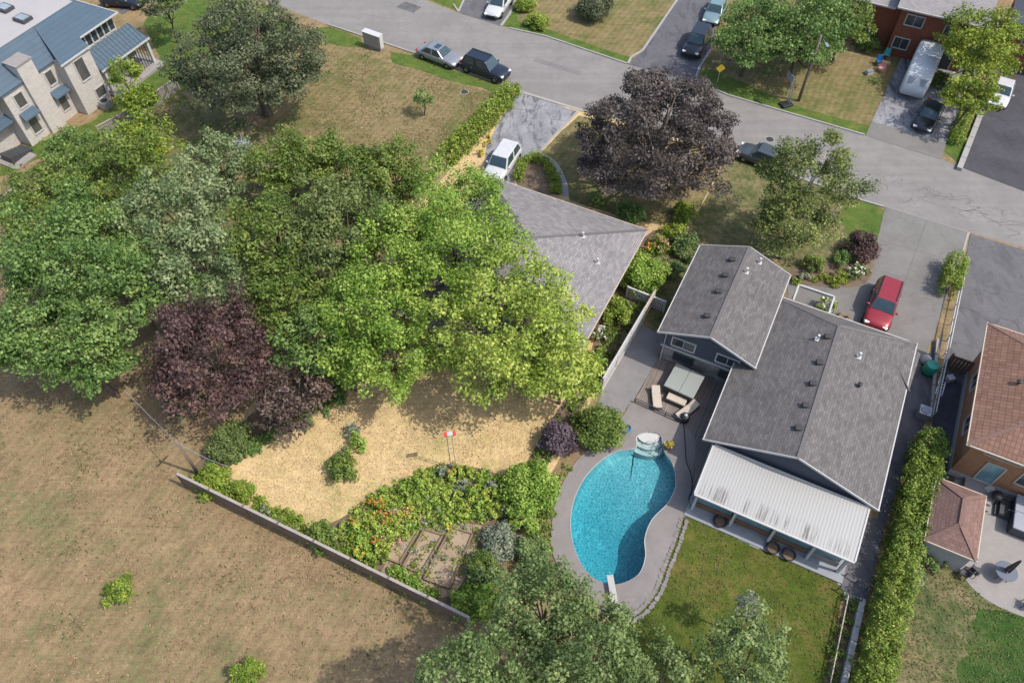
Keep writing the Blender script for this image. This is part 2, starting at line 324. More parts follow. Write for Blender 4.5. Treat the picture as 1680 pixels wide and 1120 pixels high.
# ------------------------------------------------------------------ mesh building
class MB:
    def __init__(s): s.v = []; s.f = []; s.m = []; s.uv = []
    def add(s, vs_, fs, mi=0, uvs=None):
        o = len(s.v); s.v += [tuple(p) for p in vs_]
        for i, f in enumerate(fs):
            s.f.append(tuple(o + k for k in f)); s.m.append(mi); s.uv.append(uvs[i] if uvs else None)
        return s
    def box(s, c, d, rz=0.0, mi=0, tilt=None):
        M = Matrix.Rotation(rz, 3, 'Z')
        if tilt: M = M @ tilt
        p = [Vector(c) + M @ Vector((sx * d[0] / 2, sy * d[1] / 2, sz * d[2] / 2)) for sz in (-1, 1) for sx, sy in ((-1, -1), (1, -1), (1, 1), (-1, 1))]
        return s.add(p, [(3, 2, 1, 0), (4, 5, 6, 7), (0, 1, 5, 4), (1, 2, 6, 5), (2, 3, 7, 6), (3, 0, 4, 7)], mi)
    def box2(s, a, b_, mi=0):
        return s.box([(a[i] + b_[i]) / 2 for i in range(3)], [abs(b_[i] - a[i]) for i in range(3)], 0, mi)
    def prism(s, poly, z0, z1, mi=0):
        n = len(poly)
        if sum(poly[i][0] * poly[(i + 1) % n][1] - poly[(i + 1) % n][0] * poly[i][1] for i in range(n)) < 0: poly = poly[::-1]
        f1 = z1 if callable(z1) else (lambda x, y: z1)
        p = [(q[0], q[1], z0) for q in poly] + [(q[0], q[1], f1(q[0], q[1])) for q in poly]
        return s.add(p, [tuple(range(n - 1, -1, -1)), tuple(range(n, 2 * n))] + [(i, (i + 1) % n, n + (i + 1) % n, n + i) for i in range(n)], mi)
    def tube(s, pts, r, n=6, mi=0, cap=True):
        pts = [Vector(p) for p in pts]; rs = r if isinstance(r, (list, tuple)) else [r] * len(pts)
        rings = []
        for i, p in enumerate(pts):
            d = (pts[min(i + 1, len(pts) - 1)] - pts[max(i - 1, 0)]).normalized()
            a = d.cross(Vector((0, 0, 1)) if abs(d.z) < .9 else Vector((1, 0, 0))).normalized(); b2 = d.cross(a)
            rings.append([p + (a * math.cos(2 * math.pi * k / n) + b2 * math.sin(2 * math.pi * k / n)) * rs[i] for k in range(n)])
        vs_ = [q for rg in rings for q in rg]
        fs = [(i * n + k, i * n + (k + 1) % n, (i + 1) * n + (k + 1) % n, (i + 1) * n + k) for i in range(len(pts) - 1) for k in range(n)]
        if cap: fs += [tuple(range(n - 1, -1, -1)), tuple((len(pts) - 1) * n + k for k in range(n))]
        return s.add(vs_, fs, mi)
    def lathe(s, prof, c=(0, 0, 0), n=16, mi=0, axis='z'):
        vs_ = []
        for r, z in prof:
            for k in range(n):
                t = 2 * math.pi * k / n; x, y = r * math.cos(t), r * math.sin(t)
                q = (x, y, z) if axis == 'z' else (x, z, y)
                vs_.append((c[0] + q[0], c[1] + q[1], c[2] + q[2]))
        m_ = len(prof)
        fs = [(i * n + k, i * n + (k + 1) % n, (i + 1) * n + (k + 1) % n, (i + 1) * n + k) for i in range(m_ - 1) for k in range(n)]
        fs += [tuple(range(n - 1, -1, -1)), tuple((m_ - 1) * n + k for k in range(n))]
        if axis != 'z': fs = [f[::-1] for f in fs]
        return s.add(vs_, fs, mi)
    def build(s, name, mat, parent=None, smooth=False, bevel=0.0, kind=None):
        me = bpy.data.meshes.new(name); me.from_pydata(s.v, [], s.f)
        for k in (mat if isinstance(mat, (list, tuple)) else [mat]): me.materials.append(MATS[k])
        me.polygons.foreach_set('material_index', s.m)
        if any(s.uv):
            l = me.uv_layers.new(name='UVMap')
            for p, u in zip(me.polygons, s.uv):
                if u:
                    for li, q in zip(p.loop_indices, u): l.data[li].uv = q
        if smooth: me.polygons.foreach_set('use_smooth', [True] * len(me.polygons))
        me.update()
        o = bpy.data.objects.new(name, me); inst(o); o.parent = parent
        if bevel:
            bv = o.modifiers.new('bevel', 'BEVEL'); bv.width = bevel; bv.segments = 2; bv.limit_method = 'ANGLE'; bv.angle_limit = R(35)
        if kind: o['kind'] = kind
        return o
def face_uv(q):
    """metres in the face's own plane: first axis level, second up the slope"""
    q = [Vector(p) for p in q]; n = Vector((0, 0, 0))
    for i in range(len(q)): n += (q[i] - q[0]).cross(q[(i + 1) % len(q)] - q[0])
    n.normalize()
    h = Vector((0, 0, 1)).cross(n); h = h.normalized() if h.length > 1e-4 else Vector((1, 0, 0))
    w_ = n.cross(h)
    return [(p.dot(h), p.dot(w_)) for p in q]
def addq(mb, q, mi=0): mb.add(q, [tuple(range(len(q)))], mi, [face_uv(q)])
def slab(mb, q, t, mi=0, mside=None):
    """a sloping panel with its own thickness (t straight down)"""
    q = [Vector(p) for p in q]
    n = (q[1] - q[0]).cross(q[2] - q[0])
    if n.z < 0: q = q[::-1]
    lo = [p - Vector((0, 0, t)) for p in q]; k = len(q)
    addq(mb, q, mi); addq(mb, lo[::-1], mi if mside is None else mside)
    for i in range(k): addq(mb, [q[i], lo[i], lo[(i + 1) % k], q[(i + 1) % k]], mi if mside is None else mside)
def smooth_poly(pts, n=4, closed=True):
    """Catmull-Rom through the points"""
    pts = [Vector(p) for p in pts]; out = []; m_ = len(pts)
    for i in range(m_ if closed else m_ - 1):
        a, b_, c, d = [pts[(i + k) % m_] if closed else pts[min(max(i + k, 0), m_ - 1)] for k in (-1, 0, 1, 2)]
        for j in range(n):
            t = j / n
            out.append(.5 * ((2 * b_) + (c - a) * t + (2 * a - 5 * b_ + 4 * c - d) * t * t + (3 * b_ - a - 3 * c + d) * t ** 3))
    if not closed: out.append(pts[-1])
    return out
SHEETS = [0]
def sheet(name, pts, z, mat, holes=(), kind='structure', parent=None, skirt=0.0):
    """flat piece of ground, filled between its outline and any holes; skirt gives it a standing edge"""
    SHEETS[0] += 1; z += SHEETS[0] * .0006 if name != 'ground' else 0
    bm = bmesh.new(); edges = []
    for lp in (pts, *holes):
        vv = [bm.verts.new((p[0], p[1], z)) for p in lp]
        edges += [bm.edges.new((vv[i], vv[(i + 1) % len(vv)])) for i in range(len(vv))]
    bmesh.ops.triangle_fill(bm, use_beauty=True, use_dissolve=False, edges=edges)
    for f_ in bm.faces:
        if f_.normal.z < 0: f_.normal_flip()
    if skirt:
        ext = bmesh.ops.extrude_edge_only(bm, edges=[e for e in bm.edges if len(e.link_faces) == 1])
        for v_ in ext['geom']:
            if isinstance(v_, bmesh.types.BMVert): v_.co.z -= skirt
    me = bpy.data.meshes.new(name); bm.to_mesh(me); bm.free(); me.materials.append(MATS[mat])
    o = bpy.data.objects.new(name, me); inst(o); o.parent = parent
    if kind: o['kind'] = kind
    return o
def px(pts, z=0.0): return [G(x, y, z) for x, y in pts]
def jitter_edge(pts, amp, step, seed):
    """an outline with the small raggedness of a lawn edge"""
    rg = random.Random(seed); out = []
    for i in range(len(pts)):
        a, b_ = Vector(pts[i]), Vector(pts[(i + 1) % len(pts)]); n = max(1, int((b_ - a).length / step))
        for k in range(n):
            p = a.lerp(b_, k / n); out.append(p + Vector((rg.uniform(-amp, amp), rg.uniform(-amp, amp), 0)) * (0 if k == 0 else 1))
    return out
def ribbon(pts, w, z=0.0):
    pts = [Vector(p) for p in pts]; L_, R_ = [], []
    for i, p in enumerate(pts):
        d = (pts[min(i + 1, len(pts) - 1)] - pts[max(i - 1, 0)]); d.z = 0; d.normalize(); n = Vector((-d.y, d.x, 0))
        ww = w[i] if isinstance(w, (list, tuple)) else w
        L_.append(p + n * ww / 2); R_.append(p - n * ww / 2)
    return L_, R_
def strip(mb, pts, w, z0, z1, mi=0):
    """a raised strip (kerb, edging) along a line"""
    L_, R_ = ribbon(pts, w); n = len(L_)
    vs_ = [(p.x, p.y, z1) for p in L_] + [(p.x, p.y, z1) for p in R_] + [(p.x, p.y, z0) for p in L_] + [(p.x, p.y, z0) for p in R_]
    fs = []
    for i in range(n - 1): fs += [(n + i, n + i + 1, i + 1, i), (i, i + 1, 2 * n + i + 1, 2 * n + i), (n + i + 1, n + i, 3 * n + i, 3 * n + i + 1)]
    fs += [(0, 2 * n, 3 * n, n), (n - 1, 2 * n - 1, 4 * n - 1, 3 * n - 1)]
    mb.add(vs_, fs, mi)

# ------------------------------------------------------------------ foliage
def leaf_mesh(name, C, RAD, N, size, rng, mat, flat=.7, upb=.55, rnd=.75, tvar=.5, aspect=.62, cl_t=None, droop=0.0):
    """leaves spread through the clumps: C centres (k,3), RAD clump radii (k,), N leaves in each"""
    C = np.asarray(C, float); RAD = np.asarray(RAD, float); N = np.asarray(N, int); k = len(C)
    idx = np.repeat(np.arange(k), N); n = len(idx)
    d = rng.normal(size=(n, 3)); d /= np.linalg.norm(d, axis=1)[:, None]
    rr = rng.random(n) ** .42
    off = d * rr[:, None] * RAD[idx][:, None]; off[:, 2] *= flat
    if droop: off[:, 2] -= droop * (np.hypot(off[:, 0], off[:, 1]) ** 2) / np.maximum(RAD[idx], .2)
    p = C[idx] + off
    p[:, 2] = np.maximum(p[:, 2], .03)
    nr = d * .55 + rng.normal(size=(n, 3)) * rnd * .6; nr[:, 2] += upb
    nr /= np.linalg.norm(nr, axis=1)[:, None]
    t = rng.normal(size=(n, 3)); t -= nr * (t * nr).sum(1)[:, None]; t /= np.linalg.norm(t, axis=1)[:, None]
    s_ = np.cross(nr, t)
    L_ = size * (.42 + 1.15 * rng.random(n) ** 1.4); W_ = L_ * aspect
    fold = nr * (L_ * .12)[:, None]
    v = np.empty((n, 4, 3))
    v[:, 0] = p - t * (L_ * .5)[:, None]; v[:, 1] = p + s_ * (W_ * .5)[:, None] + fold
    v[:, 2] = p + t * (L_ * .5)[:, None]; v[:, 3] = p - s_ * (W_ * .5)[:, None] + fold
    if cl_t is None: cl_t = rng.random(k)
    tint = np.clip(.5 + (cl_t[idx] - .5) * tvar + rng.normal(size=n) * .2, 0, 1)
    me = bpy.data.meshes.new(name)
    me.vertices.add(n * 4); me.vertices.foreach_set('co', v.reshape(-1).astype(np.float32))
    me.loops.add(n * 4); me.loops.foreach_set('vertex_index', np.arange(n * 4, dtype=np.int32))
    me.polygons.add(n); me.polygons.foreach_set('loop_start', np.arange(0, n * 4, 4, dtype=np.int32))
    me.update(calc_edges=True)
    at = me.attributes.new('tint', 'FLOAT', 'FACE'); at.data.foreach_set('value', tint.astype(np.float32))
    me.materials.append(MATS[mat])
    return me
LEAVES = [0]
def crown_mesh(r, rz, mat, seed, leaf=.26, dens=1.0, boughs=11, airy=0.0, ragged=.2, low=-.7, upb=.5, clump=.15, ry=None, droop=0.0, lump=.36, under=.95):
    """a crown centred on its own origin: a dome broken into boughs, clumps of twigs on the boughs, leaves in the clumps"""
    rng = np.random.default_rng(seed); B = []
    for i in range(boughs):
        a = i * 2.399 + rng.random() * .9; z = low + (1 - low) * (i + .5) / boughs + rng.normal() * .07
        z = min(max(z, -.9), .96); h = math.sqrt(max(0, 1 - z * z)); B.append((math.cos(a) * h, math.sin(a) * h, z))
    B = np.array(B); amp = 1 + rng.normal(size=boughs) * ragged * .55; sig = 1.25 / math.sqrt(boughs)
    bt = rng.random(boughs)
    n = int(2.7 / clump ** 2 * (1 - .25 * airy)); n2 = int(n * .32)
    d = rng.normal(size=((n + n2) * 3, 3)); d /= np.linalg.norm(d, axis=1)[:, None]; d = d[d[:, 2] > low - .1][:n + n2]
    ang = np.arccos(np.clip(d @ B.T, -1, 1)); w = np.exp(-(ang / sig) ** 2 / 1.1) * amp; j = w.argmax(1)
    R_ = .95 - lump + lump * w.max(1)
    layer = np.where(np.arange(len(d)) < n, .9 + .12 * rng.random(len(d)), .45 + .35 * rng.random(len(d)))
    C = d * (R_ * layer)[:, None]; C[:, 2] = np.where(C[:, 2] < 0, C[:, 2] * under, C[:, 2])
    ct = .5 * bt[j] + .5 * rng.random(len(d))
    sc = np.array([r, ry or r, rz]); C = C * sc
    rad = clump * r * (.6 + .75 * rng.random(len(C)))
    per = (dens * 1.55 * rad ** 2 * math.pi / (leaf * leaf * .62)).astype(int) + 3
    me = leaf_mesh('crown', C, rad, per, leaf, rng, mat, upb=upb, cl_t=ct, tvar=.8, droop=droop)
    LEAVES[0] += len(me.polygons)
    return me, np.vstack([B * .62 * sc, [[0, 0, 0]]])
def limb_mesh(h, zc, r, B, seed, tr=.2, bark='bark'):
    rng = random.Random(seed); mb = MB()
    top = zc + .25 * (h - zc); mid = Vector((rng.uniform(-.25, .25), rng.uniform(-.25, .25), zc * .55))
    mb.tube([(0, 0, -.15), (0, 0, .25), mid, (mid.x * 1.3, mid.y * 1.3, zc), (mid.x, mid.y, top)], [tr * 1.5, tr * 1.1, tr * .85, tr * .55, tr * .15], 7)
    for q in B[:-1]:
        st = mid * (1 if q[2] < 0 else 1.15); st = Vector((st.x, st.y, min(zc * (.5 + .25 * rng.random()), zc)))
        e = Vector((q[0], q[1], zc + q[2])); m_ = st.lerp(e, .5) + Vector((0, 0, -.06 * r + rng.uniform(0, .1) * r))
        mb.tube([st, m_, e], [tr * .5, tr * .32, tr * .1], 5)
    return mb
TREEN = [0]
def tree(name, label, cat, at, zc, r, rz, mat, leaf=.26, dens=1.0, group=None, bark='bark', tr=None, at_world=None, **k):
    """a standing tree or bush: crown centre seen at pixel `at`, zc above the ground"""
    TREEN[0] += 1; seed = 100 + TREEN[0] * 7
    w = at_world or G(at[0], at[1], zc); root = empty(name, (w.x, w.y, 0), 0, label, cat, group)
    me, B = crown_mesh(r, rz, mat, seed, leaf, dens, under=min(.95, (zc - .35) / rz), **k)
    cr = bpy.data.objects.new('crown', me); inst(cr); cr.parent = root; cr.location = (0, 0, zc)
    limb_mesh(zc + rz, zc, r, B, seed, tr or max(.05, .035 * r), bark).build('trunk', bark, root, True)
    return root
def bush(name, label, at, r, h, mat, leaf=.17, dens=1.0, cat='shrub', group=None, ry=None, rot=0.0, second=None, flecks=0, at_world=None, spike=0.0):
    """a low plant that branches from the ground: stems and foliage"""
    TREEN[0] += 1; seed = 900 + TREEN[0] * 5; rng = np.random.default_rng(seed)
    w = at_world or G(at[0], at[1], h * .5); root = empty(name, (w.x, w.y, 0), rot, label, cat, group)
    n = max(9, int(15 * r * (ry or r) / .55))
    n = min(n, 70); C = []
    for i in range(n):
        d = rng.normal(size=3); d /= np.linalg.norm(d); d[2] = abs(d[2])
        k = .5 + .42 * rng.random(); hh = 1 + .14 * rng.normal()
        C.append((d[0] * r * k, d[1] * (ry or r) * k, max(.12, h * (.30 + .52 * d[2] * hh * k / .75))))
    C = np.array(C); rad = (.30 * min(r, ry or r) + .04) * (.65 + .6 * rng.random(n))
    per = (dens * 2.4 * rad ** 2 * math.pi / (leaf * leaf * .62)).astype(int) + 3
    me = leaf_mesh('foliage', C, rad, per, leaf, rng, mat, upb=.6, flat=.85); LEAVES[0] += len(me.polygons)
    fo = bpy.data.objects.new('foliage', me); inst(fo); fo.parent = root
    if second:
        m2 = rng.random(n) < .6; C2 = C[m2] + rng.normal(size=(m2.sum(), 3)) * .06 + np.array([0, 0, .18 * h])
        me2 = leaf_mesh('blossom', C2, rad[m2] * .85, np.full(m2.sum(), max(4, flecks or 10)), leaf * .95, rng, second, upb=.9)
        b2 = bpy.data.objects.new('blossom', me2); inst(b2); b2.parent = root
    mb = MB()
    for i in range(min(n, 9)): mb.tube([(0, 0, -.08), (C[i][0] * .5, C[i][1] * .5, C[i][2] * .5), C[i]], [.03, .022, .008], 4)
    mb.build('stem', 'bark', root)
    return root
def hedge(name, label, line, w_, h, mat, leaf=.16, dens=1.0, group=None, rag=.1):
    """clipped row of shrubs along a line of ground points"""
    TREEN[0] += 1; rng = np.random.default_rng(700 + TREEN[0]); line = [Vector(p) for p in line]
    o = line[0]; root = empty(name, (o.x, o.y, 0), 0, label, 'hedge', group); C = []; st = MB(); cl = .34
    for a, b_ in zip(line, line[1:]):
        d = b_ - a; L_ = d.length; d.normalize(); nn_ = Vector((-d.y, d.x, 0)); n = int(L_ / .33) + 1
        for i in range(n):
            q = a + d * (L_ * i / n) - o
            if i % 3 == 0: st.tube([(q.x, q.y, -.1), (q.x + .05, q.y, h * .5), (q.x, q.y, h * .8)], [.04, .03, .012], 4)
            for j in range(int(2.2 * (w_ + 2 * h) / .5)):
                t = rng.random() * (w_ + 2 * h)
                if t < h: y, z = -w_ / 2, t
                elif t < h + w_: y, z = t - h - w_ / 2, h
                else: y, z = w_ / 2, t - h - w_
                y *= .80; z = max(.15, z * .9)
                q2 = q + d * (rng.random() - .5) * .5 + nn_ * (y + rng.normal() * rag)
                C.append((q2.x, q2.y, z + rng.normal() * rag))
    C = np.array(C); rad = cl * (.5 + .6 * rng.random(len(C)))
    per = (dens * .95 * rad ** 2 * math.pi / (leaf * leaf * .62)).astype(int) + 2
    me = leaf_mesh('foliage', C, rad, per, leaf, rng, mat, upb=.55, flat=.9); LEAVES[0] += len(me.polygons)
    fo = bpy.data.objects.new('foliage', me); inst(fo); fo.parent = root
    st.build('stem', 'bark', root)
    return root
# ================================================================== THE SETTING
POOL = smooth_poly(px([(1042, 735), (1044, 716), (1063, 709), (1084, 715), (1090, 740), (1104, 762), (1109, 795), (1096, 826), (1071, 852), (1059, 882),
                       (1060, 912), (1050, 940), (1026, 955), (1000, 958), (970, 945), (948, 915), (936, 870), (940, 825), (958, 785), (985, 756), (1012, 740)]), 4)
S = 420
sheet('ground', [(-S, -S + 60, 0), (S, -S + 60, 0), (S, S + 60, 0), (-S, S + 60, 0)], 0, 'field_grass', [POOL])
# street
ROAD_LOW = [G(430, 0) + EU * -60 + EV * 6, G(430, 0), G(540, 42), G(690, 92), G(848, 148), G(965, 182), G(1200, 252), G(1400, 325), G(1590, 381), G(1680, 406), G(1680, 406) + EU * 60]
ROAD_UP = [G(690, -2) + EU * -60 + EV * 6, G(690, -2), G(750, 21), G(822, 43), G(895, 61), G(1030, 106), G(1140, 133), G(1195, 158), G(1420, 223), G(1545, 262), G(1680, 314), G(1680, 314) + EU * 60]
sheet('road', ROAD_LOW + ROAD_UP[::-1], .004, 'road_asphalt')
k1 = MB(); strip(k1, [G(538, 41), G(690, 91), G(845, 147)], .16, 0, .1); strip(k1, [G(1205, 254), G(1400, 325), G(1450, 340)], .16, 0, .1)
strip(k1, [G(752, 20), G(744, 8)], .16, 0, .1); strip(k1, [G(836, 47), G(895, 60), G(1028, 105)], .16, 0, .1); strip(k1, [G(1146, 136), G(1195, 157), G(1418, 222)], .16, 0, .1)
strip(k1, [G(848, 149), G(903, 166), G(963, 184)], .3, 0, .05)
k1.build('kerb', 'kerb_concrete', kind='structure')
rg = random.Random(5)
tar = MB()
def squiggle(a, n, step, turn, w, seed):
    r_ = random.Random(seed); p = Vector(a); h = r_.uniform(0, 6.3); pts = [p.copy()]
    for i in range(n):
        h += r_.uniform(-turn, turn); p = p + Vector((math.cos(h), math.sin(h) * .55, 0)) * step + EU * step * .3; pts.append(p.copy())
    L_, R_ = ribbon(smooth_poly(pts, 3, False), w)
    for i in range(len(L_) - 1): tar.add([(q.x, q.y, .0085) for q in (R_[i], R_[i + 1], L_[i + 1], L_[i])], [(0, 1, 2, 3)])
for i in range(44):
    t = rg.random(); squiggle(G(1440 + 215 * t, 290 + 75 * t + rg.uniform(-12, 14)), rg.randint(4, 11), .24, 1.3, rg.uniform(.02, .05), i)
for a, n in (((640, 30), 9), ((900, 110), 8), ((560, 60), 10)): squiggle(G(*a), n, .6, .4, .035, n)
tar.build('crack_seal', 'crack_tar', kind='stuff')
pt = MB(); q = [G(650, 12), G(665, 3), G(692, 12), G(678, 22)]; pt.add([(p.x, p.y, .008) for p in q], [(3, 2, 1, 0)])
pt.build('road_patch', 'drive_grey', kind='structure')
for q in ([(880, 95), (955, 118), (950, 124), (874, 101)], [(1290, 222), (1330, 234), (1322, 244), (1284, 232)], [(1120, 178), (1180, 196), (1176, 201), (1116, 183)]):
    pt = MB(); q = px(q); pt.add([(p.x, p.y, .0078) for p in q], [(3, 2, 1, 0)]); o = pt.build('road_patch', 'road_patch', kind='structure')
    if o.data.polygons[0].normal.z < 0: o.data.flip_normals()
# lawns and verges
def lawn(name, pts, mat, z, seed, amp=.12): return sheet(name, jitter_edge(px(pts), amp, .5, seed), z, mat)
lawn('grass_verge', [(500, 50), (540, 44), (592, 62), (600, 78), (560, 76), (505, 66)], 'lawn_lush', .006, 1)
lawn('grass_verge', [(640, 84), (690, 95), (845, 150), (835, 165), (795, 146), (735, 132), (690, 116), (645, 104)], 'lawn_lush', .006, 2)
lawn('lawn_meadow', [(500, 66), (560, 78), (640, 104), (700, 122), (800, 150), (828, 165), (725, 262), (600, 245), (500, 235), (430, 215), (420, 100)], 'front_dry', .004, 3)
lawn('grass_verge', [(690, -6), (752, 20), (762, -6), (826, -110), (640, -110), (650, -40)], 'lawn_lush', .006, 4, .03)
lawn('lawn_front', [(826, 40), (890, 58), (1028, 103), (1052, 84), (1118, -8), (1190, -110), (905, -110), (850, -8)], 'front_dry', .006, 5, .04)
lawn('grass_verge', [(822, 42), (895, 60), (1028, 105), (1040, 96), (980, 78), (905, 50), (850, 36), (845, -6), (832, -6)], 'lawn_lush', .010, 6, .05)
lawn('lawn_front', [(1144, 133), (1195, 157), (1420, 222), (1436, 206), (1490, 80), (1440, 60), (1500, -110), (1262, -110), (1192, 0), (1164, 82)], 'front_dry', .006, 7, .04)
lawn('grass_verge', [(1144, 133), (1195, 157), (1420, 222), (1432, 208), (1380, 196), (1290, 168), (1200, 128), (1158, 110)], 'lawn_lush', .010, 8, .06)
lawn('lawn_front', [(1204, 254), (1400, 326), (1432, 332), (1450, 346), (1448, 370), (1436, 400), (1425, 440), (1370, 470), (1300, 462), (1290, 450), (1232, 420), (1140, 420), (1120, 470), (1075, 560), (1050, 540), (1095, 440), (1150, 340)], 'lawn_patchy', .006, 9, .05)
lawn('grass_verge', [(1385, 330), (1432, 332), (1450, 346), (1448, 370), (1436, 400), (1400, 395), (1378, 360)], 'lawn_lush', .010, 10, .03)
lawn('lawn_garden', [(0, 290), (60, 262), (190, 215), (300, 150), (500, 66), (440, 10), (300, -20), (255, 10), (235, 40), (262, 95), (240, 130), (150, 200), (60, 235), (0, 255)], 'lawn_lush', .006, 11)
lawn('lawn_field', [(0, 300), (190, 215), (290, 150), (520, 250), (480, 420), (200, 500), (0, 470)], 'lawn_patchy', .005, 12)
lawn('lawn_straw', [(302, 794), (770, 1022), (1062, 490), (1150, 340), (1196, 252), (965, 184), (905, 170), (848, 150), (720, 300), (600, 440)], 'lot_straw', .008, 13, .02)
lawn('lawn_front', [(950, 190), (1192, 254), (1150, 338), (1100, 372), (1040, 362), (935, 330), (926, 292), (905, 262), (888, 250), (915, 222)], 'front_dry', .012, 18, .05)
lawn('lawn_pool', [(1118, 848), (1160, 850), (1260, 905), (1390, 955), (1375, 1010), (1355, 1120), (1340, 1180), (1000, 1180), (1005, 1060), (1040, 1012), (1075, 972), (1095, 925)], 'lawn_pool', .006, 14, .04)
lawn('lawn_back', [(1475, 1000), (1520, 930), (1560, 912), (1590, 955), (1625, 985), (1680, 1010), (1760, 1040), (1760, 1200), (1430, 1200)], 'lawn_patchy', .006, 15, .03)
lawn('grass_verge', [(1605, 998), (1640, 1000), (1680, 1012), (1760, 1040), (1760, 1200), (1545, 1200), (1575, 1120), (1568, 1095), (1590, 1075), (1578, 1055), (1600, 1040), (1592, 1020)], 'lawn_green', .010, 16, .28)
lawn('grass_verge', [(1545, 245), (1560, 205), (1588, 160), (1600, 165), (1575, 270)], 'lawn_lush', .010, 17, .03)
# drives and paths
sheet('driveway', px([(752, 21), (822, 43), (845, 10), (850, -10), (905, -110), (830, -110), (765, -10)]), .008, 'drive_grey')
sheet('driveway', px([(1030, 106), (1140, 133), (1166, 82), (1190, -10), (1255, -110), (1190, -110), (1118, -10), (1054, 84)]), .012, 'drive_dark')
k2 = MB(); strip(k2, px([(1030, 105), (1036, 94), (1054, 84), (1118, -10), (1190, -110)]), .22, 0, .09); strip(k2, px([(1140, 133), (1148, 110), (1166, 82)]), .22, 0, .09)
strip(k2, px([(752, 20), (766, -10)]), .2, 0, .06); strip(k2, px([(822, 43), (836, 24), (850, -10)]), .25, 0, .06); k2.build('driveway_kerb', 'kerb_concrete', kind='structure')
sheet('driveway', px([(1420, 223), (1545, 262), (1552, 235), (1430, 200)]), .012, 'drive_concrete')
sheet('driveway', px([(1430, 200), (1552, 235), (1600, 115), (1490, 70)]), .013, 'drive_worn')
sheet('driveway', px([(1580, 276), (1680, 314), (1790, 330), (1790, 60), (1660, 60), (1625, 140)]), .012, 'drive_black')
sheet('driveway', px([(848, 151), (946, 183), (908, 222), (880, 252), (845, 268), (846, 302), (792, 292), (798, 240), (835, 172)]), .014, 'drive_worn')
k3 = MB(); strip(k3, smooth_poly(px([(948, 184), (910, 222), (882, 252), (858, 262)]), 4, False), .2, 0, .06)
strip(k3, smooth_poly(px([(884, 252), (908, 268), (924, 298), (928, 322)]), 4, False), .55, 0, .04); k3.build('path_kerb', 'kerb_concrete', kind='structure')
sheet('driveway', px([(1452, 339), (1588, 381), (1530, 556), (1508, 604), (1290, 540), (1292, 462), (1372, 474), (1424, 440), (1438, 400)]), .014, 'drive_concrete')
sheet('driveway', px([(1592, 384), (1680, 410), (1790, 440), (1790, 560), (1660, 575), (1606, 650), (1548, 610), (1560, 540)]), .012, 'drive_grey')
jn = MB()
for a, b2 in (((1425, 440), (1560, 478)), ((1445, 395), (1575, 432)), ((1520, 362), (1478, 480))):
    L_, R_ = ribbon(px([a, b2]), .03); jn.add([(q.x, q.y, .034) for q in (R_[0], R_[1], L_[1], L_[0])], [(0, 1, 2, 3)])
jn.build('expansion_joint', 'crack_tar', kind='structure')
k4 = MB(); strip(k4, px([(1452, 339), (1588, 381)]), .12, 0, .016); strip(k4, px([(1589, 381), (1572, 440)]), .15, 0, .04); k4.build('driveway_kerb', 'kerb_concrete', kind='structure')
sheet('side_passage', px([(1549, 610), (1606, 650), (1580, 700), (1565, 790), (1528, 780), (1530, 690)]), .012, 'drive_black')
sheet('side_passage', px([(1508, 604), (1548, 545), (1530, 640), (1515, 700), (1500, 720), (1420, 950), (1380, 940), (1440, 850), (1480, 640)]), .010, 'drive_dark')
sheet('patio', smooth_poly(px([(1555, 800), (1600, 780), (1700, 770), (1780, 780), (1780, 1045), (1680, 1012), (1622, 986), (1588, 956), (1562, 912), (1530, 890)]), 3), .016, 'concrete')
sheet('side_path', px([(1048, 531), (1090, 552), (1078, 592), (1040, 655), (1010, 690), (975, 690), (986, 642)]), .012, 'gravel_path')
sheet('garden_path', px([(900, 160), (905, 160), (905, 161)]), .009, 'kerb_concrete') if False else None
# swimming pool: basin, water, steps, deck
DECK = smooth_poly(px([(985, 704), (1022, 682), (1042, 660), (1116, 691), (1140, 716), (1138, 770), (1133, 815), (1143, 838), (1118, 850), (1106, 890), (1090, 930), (1074, 968), (1048, 1000),
                       (1020, 1013), (985, 1003), (945, 972), (918, 935), (904, 895), (908, 840), (922, 795), (945, 757), (968, 735)]), 4)
deck = sheet('pool_deck', DECK, .05, 'pool_concrete', [POOL], skirt=.06)
pool = empty('swimming_pool', sum(POOL, Vector()) / len(POOL), 0, 'kidney shaped swimming pool with bright turquoise water set in a concrete deck', 'swimming pool'); pc = pool.location.copy()
bs = MB(); ins = [p - pc for p in POOL]; n = len(ins)
def depth(p):
    s_ = (p + pc - G(1075, 800)).dot((G(985, 905) - G(1075, 800)).normalized())      # shallow end by the steps, deep end under the board
    return -1.0 - 1.1 * min(max((s_ - .2) / 4.2, 0), 1)
rings = [(1.0, .035), (1.0, None)]
inner = []
bs.v = [(p.x, p.y, .045) for p in ins] + [(p.x, p.y, depth(p)) for p in ins]
for i in range(n): bs.f.append((i, n + i, n + (i + 1) % n, (i + 1) % n)); bs.m.append(0); bs.uv.append(None)
for k_, fr_ in enumerate((.75, .5, .25)):
    o0 = len(bs.v); bs.v += [(p.x * fr_, p.y * fr_, depth(p * fr_)) for p in ins]
    pr = o0 - n
    for i in range(n): bs.f.append((pr + i, o0 + i, o0 + (i + 1) % n, pr + (i + 1) % n)); bs.m.append(0); bs.uv.append(None)
bs.v.append((0, 0, depth(Vector()))); c0 = len(bs.v) - 1
for i in range(n): bs.f.append((o0 + i, c0, o0 + (i + 1) % n)); bs.m.append(0); bs.uv.append(None)
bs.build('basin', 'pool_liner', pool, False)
wt = MB(); wt.prism([(p.x * .997, p.y * .997) for p in ins], -2.4, -.09); wt.build('water', 'pool_water', pool)
cp = MB(); strip(cp, [p * 1.015 for p in ins] + [ins[0] * 1.015], .16, .03, .062); cp.build('coping', 'stone_pale', pool)
